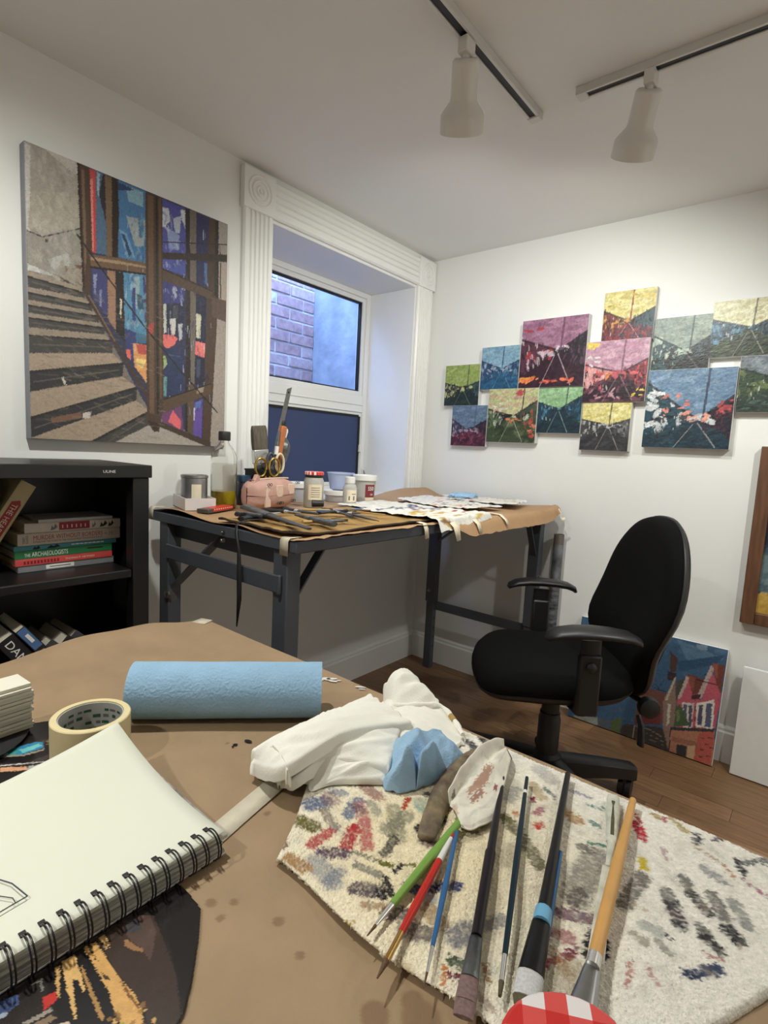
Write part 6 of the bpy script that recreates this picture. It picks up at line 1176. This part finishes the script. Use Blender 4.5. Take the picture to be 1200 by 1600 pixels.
tbrush('green-handled small brush with its end under the white rag scrap',[(1.481,-1.970),(1.497,-2.126)],[('handle','lac_green',0,.4,.0036,.0044),('handle','lac_green',.4,.78,.0044,.0030),('ferrule','chrome',.78,.93,.0026,.0013),('bristles','bristle_brown',.93,1,.0013,.0004)])
tbrush('red-handled brush with a white printed band',[(1.486,-1.989),(1.524,-2.146)],[('handle_end','lac_red',0,.04,.0020,.0024),('band','white_plastic',.04,.24,.0024,.0031),('handle','lac_red',.24,.60,.0033,.0034),('handle','lac_red',.60,.75,.0034,.0026),('ferrule','gold_ferrule',.75,.91,.0025,.0024),('bristles','bristle_brown',.91,1,.0024,.0006)])
tbrush('slim blue-handled pointed brush beside the red one',[(1.487,-1.984),(1.552,-2.130)],[('handle','lac_blue',0,.5,.0019,.0026),('handle','lac_blue',.5,.80,.0026,.0017),('ferrule','chrome',.80,.93,.0016,.0010),('bristles','bristle_brown',.93,1,.0010,.0003)])
tbrush('long dark purple flat brush with splayed mauve bristles',[(1.478,-1.871),(1.583,-2.130)],[('handle','lac_purple',0,.45,.0026,.0040),('handle','lac_purple',.45,.78,.0050,.0044),('ferrule','messy_metal',.78,.90,.0048,.0064,.5),('bristles','bristle_mauve',.90,.96,.0064,.0072,.34),('bristles','bristle_mauve',.96,1,.0072,.0066,.26)])
tbrush('thin dark teal brush between the purple and the black one',[(1.499,-1.854),(1.594,-2.101)],[('handle','lac_teal',0,.5,.0019,.0030),('print_band','ink_white',.10,.12,.0023,.0024),('handle','lac_teal',.5,.88,.0030,.0021),('ferrule','chrome',.88,.96,.0019,.0018),('bristles','bristle_olive',.96,1,.0020,.0012)])
bb_=tbrush('large black flat brush with a blue ring and white bristles',[(1.531,-1.814),(1.590,-2.022),(1.611,-2.102)],[('handle','lac_black',0,.40,.0030,.0042),('handle','lac_black',.40,.70,.0042,.0054),('blue_ring','lac_cyan',.70,.745,.0068,.0070),('ferrule','lac_black',.745,.90,.0072,.0092,.62),('bristles','bristle_white',.90,.965,.0092,.0088,.5),('bristle_tips','bristle_olive',.965,1,.0088,.0050,.4)],dz=.002)
tbrush('slim blue brush with brown bristles beside the black one',[(1.572,-1.939),(1.6165,-2.100)],[('handle','lac_blue',0,.5,.0019,.0030),('handle','lac_blue',.5,.74,.0030,.0026),('ferrule','chrome',.74,.90,.0026,.0026),('bristles','bristle_brown',.90,1,.0034,.0020,.8)])
tbrush('wooden-handled flat brush with a flared metal ferrule, rightmost on the towel',[(1.602,-1.815),(1.641,-2.083)],[('handle','pine',0,.4,.0034,.0050),('handle','pine',.4,.80,.0052,.0050),('ferrule','chrome',.80,.84,.0052,.0054),('ferrule','steel_blade',.84,1.0,.0056,.0100,.35)],dz=.003)
mat('knife_painted', C(228,226,212), .5, col2=C(180,184,168), var=.25, scale=60, bump=.3, bscale=150)
tbrush('paint-smeared palette knife with moulded handle, under the wooden brush',[(1.583,-1.818),(1.606,-1.900),(1.612,-1.93),(1.634,-2.03)],[('handle','knife_painted',0,.10,.0062,.0070,.5),('handle','knife_painted',.10,.36,.0070,.0052,.5),('handle_inset','bristle_olive',.06,.32,.0035,.0030,1.05),('neck','knife_painted',.36,.52,.0045,.0026,.7),('blade','knife_painted',.52,1,.0050,.0060,.12)],name='palette_knife',cat='palette knife')
RAG1 = {'top': ([(1.2632,-2.0533,0.782),(1.3166,-2.0545,0.802),(1.3255,-1.9768,0.812),(1.3489,-1.8812,0.797)],[(1.2538,-2.0447,0.786),(1.2619,-2.0054,0.796),(1.2633,-1.9466,0.797),(1.2645,-1.8584,0.793)]),'mid': ([(1.306,-2.0466,0.772),(1.321,-2.0362,0.786),(1.332,-1.9947,0.791),(1.377,-1.9586,0.786)],[(1.2738,-2.0378,0.796),(1.3078,-1.9959,0.802),(1.3246,-1.9487,0.802),(1.3491,-1.9046,0.792)]),'low': ([(1.3077,-2.0362,0.767),(1.3209,-2.0229,0.772),(1.3348,-2.0271,0.768),(1.3457,-2.0045,0.774),(1.3784,-1.9673,0.777)],[(1.2981,-2.0437,0.786),(1.3168,-2.0038,0.788),(1.3353,-1.9855,0.788),(1.3535,-1.973,0.788),(1.3753,-1.9554,0.785)]),'wrap': ([(1.2402,-2.0361,0.766),(1.2649,-2.0434,0.764),(1.2885,-2.0445,0.764),(1.3053,-2.0386,0.765)],[(1.2601,-2.0459,0.79),(1.2846,-2.0468,0.803),(1.3098,-2.0529,0.806),(1.3206,-2.0557,0.8)])}
RAG2 = {'peak': ([(1.2738,-1.8353,0.775),(1.303,-1.8457,0.787),(1.3193,-1.8281,0.79),(1.3365,-1.8001,0.787)],[(1.2623,-1.8174,0.803),(1.2598,-1.7977,0.809),(1.2747,-1.7817,0.808),(1.3334,-1.796,0.791)]),'flat': ([(1.3356,-1.9104,0.789),(1.3606,-1.8996,0.787),(1.3806,-1.8864,0.781),(1.3985,-1.8614,0.773),(1.4,-1.8342,0.772)],[(1.2993,-1.8518,0.787),(1.3228,-1.8283,0.788),(1.3409,-1.798,0.783),(1.3677,-1.8046,0.777),(1.3971,-1.8264,0.773)]),'link': ([(1.2829,-1.862,0.775),(1.3095,-1.8704,0.785),(1.3123,-1.8447,0.785)],[(1.2676,-1.829,0.775),(1.2767,-1.8235,0.785),(1.2989,-1.832,0.787)])}
BLUE_O = [(1.3766,-1.9651,0.768),(1.3896,-1.9756,0.7665),(1.4063,-1.9696,0.7665),(1.4147,-1.9513,0.7665),(1.4222,-1.925,0.767),(1.4276,-1.9038,0.768),(1.4198,-1.862,0.772),(1.4101,-1.87,0.785),(1.4016,-1.8725,0.79),(1.391,-1.8698,0.796),(1.3831,-1.9002,0.803),(1.3765,-1.9071,0.806),(1.3613,-1.9202,0.795),(1.3615,-1.9325,0.786),(1.3713,-1.9525,0.775)]
BLUE_I = [(1.3936,-1.9255,0.815),(1.4009,-1.9523,0.816),(1.416,-1.9448,0.809),(1.422,-1.9318,0.797),(1.4309,-1.9182,0.78),(1.4009,-1.9623,0.799),(1.3966,-1.9725,0.785),(1.4191,-1.9652,0.795),(1.415,-1.9253,0.813),(1.4275,-1.9182,0.79),(1.4038,-1.9388,0.79),(1.4067,-1.9215,0.8),(1.4224,-1.9259,0.806),(1.3926,-1.9464,0.8)]
# ------------------------------------------------------------------ crumpled rags on the table
def cr(P,t):
    n=len(P)-1; s=min(max(t,0),1)*n; i=min(int(s),n-1); f=s-i
    p0,p1,p2,p3=[Vector(P[max(0,min(n,k))]) for k in (i-1,i,i+1,i+2)]
    return .5*((2*p1)+(p2-p0)*f+(2*p0-5*p1+4*p2-p3)*f*f+(3*p1-p0-3*p2+p3)*f**3)
def wr(x,y,seed,along):
    a,b_=along; u=x*a+y*b_; v=-x*b_+y*a
    r=1-abs(mnoise.noise(Vector((u*9,v*58,seed)))); r2=1-abs(mnoise.noise(Vector((u*26,v*110,seed+5))))
    return .0078*(r-.72)+.0026*(r2-.7)
def rag_patch(mb,N,F,seed,floor_z,bulge=.007,along=(.71,.71),drop=.016,nu=56,nv=30,amp=1.0):
    sk=4
    def fn(u,v):
        iu=u*nu; iv=v*nv
        uu=min(max((iu-sk)/(nu-2*sk),0),1); vv=min(max((iv-sk)/(nv-2*sk),0),1)
        a=cr(N,uu); b_=cr(F,uu); q=a.lerp(b_,vv); c=(cr(N,.5)+cr(F,.5))/2
        q.z+=bulge*math.sin(PI*vv)*math.sin(PI*min(1,.15+uu*.85))+amp*wr(q.x,q.y,seed,along)*min(1,4*vv+.3)
        e=max(max(0,sk-iu,iu-(nu-sk)),max(0,sk-iv,iv-(nv-sk)))/sk
        if e>0:
            ang=e*PI*.62; r=.0065
            o=Vector((0,0,0))
            if iv<sk: o+=(a-b_).normalized()
            if iv>nv-sk: o+=(b_-a).normalized()
            tn=(cr(N,min(1,uu+.05)).lerp(cr(F,min(1,uu+.05)),vv)-cr(N,max(0,uu-.05)).lerp(cr(F,max(0,uu-.05)),vv)); 
            if tn.length>1e-6: tn.normalize()
            if iu<sk: o-=tn
            if iu>nu-sk: o+=tn
            o.z=0
            if o.length>1e-6: o.normalize()
            q+=o*r*math.sin(ang)*.8; q.z-=r*(1-math.cos(ang))*1.0+max(0,e-.5)*drop
        q.z=max(q.z,floor_z(q.x,q.y)+.0012); return q
    mb.grid(nu,nv,fn)
def fz(x,y): return max(PT+.0015, towelz(x,y)+.0005) if (x>1.30 and y>-2.1) else PT+.0015
mat('rag_white', C(240,238,228), .92, var=.02, scale=30, bump=.15, bscale=500)
mat('rag_hem', C(244,241,230), .92, var=.03, scale=60, bump=.3, bscale=420)
rg = thing('white_rag','folded white cotton rag beside the blue towel roll','rag',(1.30,-1.94,PT)); off=(1.30,-1.94,PT)
for i,(k,(N,F)) in enumerate(RAG1.items()):
    mb=MB(); rag_patch(mb,N,F,3.1*i+1,fz,bulge={'top':.012,'mid':.010,'low':.006,'wrap':.008}[k],along=(.45,.89) if k!='wrap' else (.9,-.4),amp=1.5)
    mb.build('fold','rag_white',rg,off,smooth=True,angle=3)
r2 = thing('white_rag','white rag bunched up at the far edge of the table, with a rolled hem','rag',(1.32,-1.83,PT)); off=(1.32,-1.83,PT)
for i,(k,(N,F)) in enumerate(RAG2.items()):
    mb=MB(); rag_patch(mb,N,F,2.7*i+9,lambda x,y:fz(x,y) if y<-1.79 else fz(x,-1.795)-.004,bulge={'peak':.016,'flat':.003,'link':.006}[k],along=(.2,.95) if k=='peak' else (.95,.2),amp=1.5 if k=='peak' else 1.1)
    mb.build('fold','rag_white',r2,off,smooth=True,angle=3)
hp=[cr(RAG2['flat'][1],k/24)+Vector((0,0,.002)) for k in range(25)]
MB().tube(hp,[.0034+.0008*math.sin(k*1.3) for k in range(25)],9).build('rolled_hem','rag_hem',r2,off,smooth=True)
MB().cyl(hp[17]-Vector((0,0,.0002)),hp[19],.0039,n=10).build('paint_smudge','bk_gold',r2,off,smooth=True)
from mathutils.geometry import delaunay_2d_cdt
def facet_cloth(name,label,outer,inner,m,sub=4,seed=1.0,amp=.0030):
    pts=outer+inner; n=len(outer)
    vs_,_e,fs_,ov,_,_=delaunay_2d_cdt([Vector((a,b_)) for a,b_,c in pts],[],[list(range(n))],1,1e-6)
    zz=[pts[o[0]][2] if o else .78 for o in ov]
    cx=sum(a for a,b_,c in outer)/n; cy=sum(b_ for a,b_,c in outer)/n
    mb=MB(); mb.v=[(q.x,q.y,z) for q,z in zip(vs_,zz)]; mb.f=[tuple(f) for f in fs_]
    me=bpy.data.meshes.new('tmp'); me.from_pydata(mb.v,[],mb.f); bm=bmesh.new(); bm.from_mesh(me)
    for _k in range(sub): bmesh.ops.subdivide_edges(bm,edges=bm.edges[:],cuts=1,use_grid_fill=True,smooth=.2)
    for v in bm.verts:
        x,y=v.co.x,v.co.y; r=1-abs(mnoise.noise(Vector((x*34,y*34,seed)))); r2_=1-abs(mnoise.noise(Vector((x*80,y*70,seed+3))))
        v.co.z+=amp*3*(r-.75)+amp*(r2_-.7); v.co.z=max(v.co.z,fz(x,y)+.0008)
    bmesh.ops.recalc_face_normals(bm,faces=bm.faces[:])
    if sum(f.normal.z for f in bm.faces)<0: bmesh.ops.reverse_faces(bm,faces=bm.faces[:])
    bm.to_mesh(me); bm.free(); bpy.data.meshes.remove
    zb=min(c for a,b_,c in outer); 
    for v in me.vertices: v.co.x-=cx; v.co.y-=cy; v.co.z-=zb
    me.name=name; o=bpy.data.objects.new(name,me); COL.objects.link(o); o.location=(cx,cy,zb); me.materials.append(M_(m))
    me.polygons.foreach_set('use_smooth',[True]*len(me.polygons)); sm=o.modifiers.new('solid','SOLIDIFY'); sm.thickness=.0012; sm.offset=-1
    tag(o,label,'cloth'); return o
facet_cloth('blue_towel','crumpled blue shop towel on the paint-stained terry towel',BLUE_O,BLUE_I,'shop_blue')

# paint-soaked scraps
mat('rag_brown', C(70,52,46), .6, col2=C(136,120,92), var=.3, scale=60, bump=.5, bscale=120)
mat('scrap_paint', (1,1,1,1), .85, vcol=True, scale=60, bump=.2, bscale=200)
pb=[(1.466,-2.006),(1.458,-1.985),(1.447,-1.955),(1.440,-1.925),(1.434,-1.890),(1.432,-1.862),(1.434,-1.845)]
def brownz(k): return Vector((pb[k][0],pb[k][1],towelz(*pb[k])+.004+(.006 if k>2 else 0)))
o=MB(); pts=[cr([tuple(brownz(k)) for k in range(7)],t/30) for t in range(31)]
o.tube(pts,[.003+.0092*math.sin(PI*min(1,.12+t/30*.80))**.6*(1+.15*nz(t*.3,0,1,2)) for t in range(31)],16,flat=[.42]*31,up=(0,0,1))
o=o.build('stained_rag','rag_brown',None,(pb[3][0],pb[3][1],towelz(*pb[3])),smooth=True,angle=2); tag(o,'brown paint-soaked rag twisted beside the crumpled blue towel','rag')
def scrap():
    N=[(1.458,-1.957,.784),(1.452,-1.925,.790),(1.446,-1.880,.792),(1.447,-1.845,.790),(1.453,-1.826,.787)]
    F=[(1.486,-1.974,.776),(1.496,-1.966,.775),(1.503,-1.935,.775),(1.490,-1.895,.776),(1.470,-1.838,.780)]
    q=Paint(60,60,(228,222,208)); 
    q.dabs(40,(0,0,1,1),[(206,204,190),(190,190,176),(220,214,200)],.10,.8,.8,.5)
    q.poly([(.30,.38),(.62,.30),(.66,.45),(.45,.55),(.30,.52)],(168,122,98),.85,.02); q.poly([(.30,.52),(.45,.55),(.44,.66),(.30,.62)],(150,96,78),.85,.02); q.poly([(.58,.70),(.64,.66),(.66,.76),(.60,.78)],(140,50,56),.9,.01); q.poly([(.02,.4),(.06,.4),(.06,.7),(.02,.66)],(196,150,120),.6,.01); q.poly([(.05,.1),(.12,.08),(.12,.2),(.05,.2)],(90,70,60),.8,.01)
    mb=MB()
    for u,v in zip(q.u.ravel(),q.v.ravel()):
        a=cr(N,u); b_=cr(F,u); p_=a.lerp(b_,v); p_.z+=.006*math.exp(-(v/.10)**2)-.004*math.exp(-((v-.2)/.12)**2)+.0025*nz(p_.x,p_.y,60,2)-.002*v; 
        if v>.95 or u<.02: p_.z-=.002
        p_.z=max(p_.z,towelz(p_.x,p_.y)+.001); mb.v.append(tuple(p_))
    w,h=q.w,q.h; mb.f=[(j*w+i,j*w+i+1,(j+1)*w+i+1,(j+1)*w+i) for j in range(h-1) for i in range(w-1)]
    o=mb.build('rag_scrap','scrap_paint',None,(1.475,-1.91,.772),cols=q.rgba(),smooth=True,angle=3,solid=.0014); tag(o,'small white rag scrap with brown and red paint stains and a rolled edge','rag')
scrap()
o=MB().tube([(1.452,-1.818,towelz(1.452,-1.818)+.008),(1.460,-1.832,towelz(1.46,-1.832)+.008),(1.466,-1.850,towelz(1.466,-1.85)+.006)],[.005,.009,.005],12,flat=.5,up=(0,0,1)).build('stained_rag','bristle_olive',None,(1.46,-1.833,towelz(1.46,-1.833)),smooth=True); tag(o,'small green-grey paint-stained wad at the tip of the rag scrap','rag')
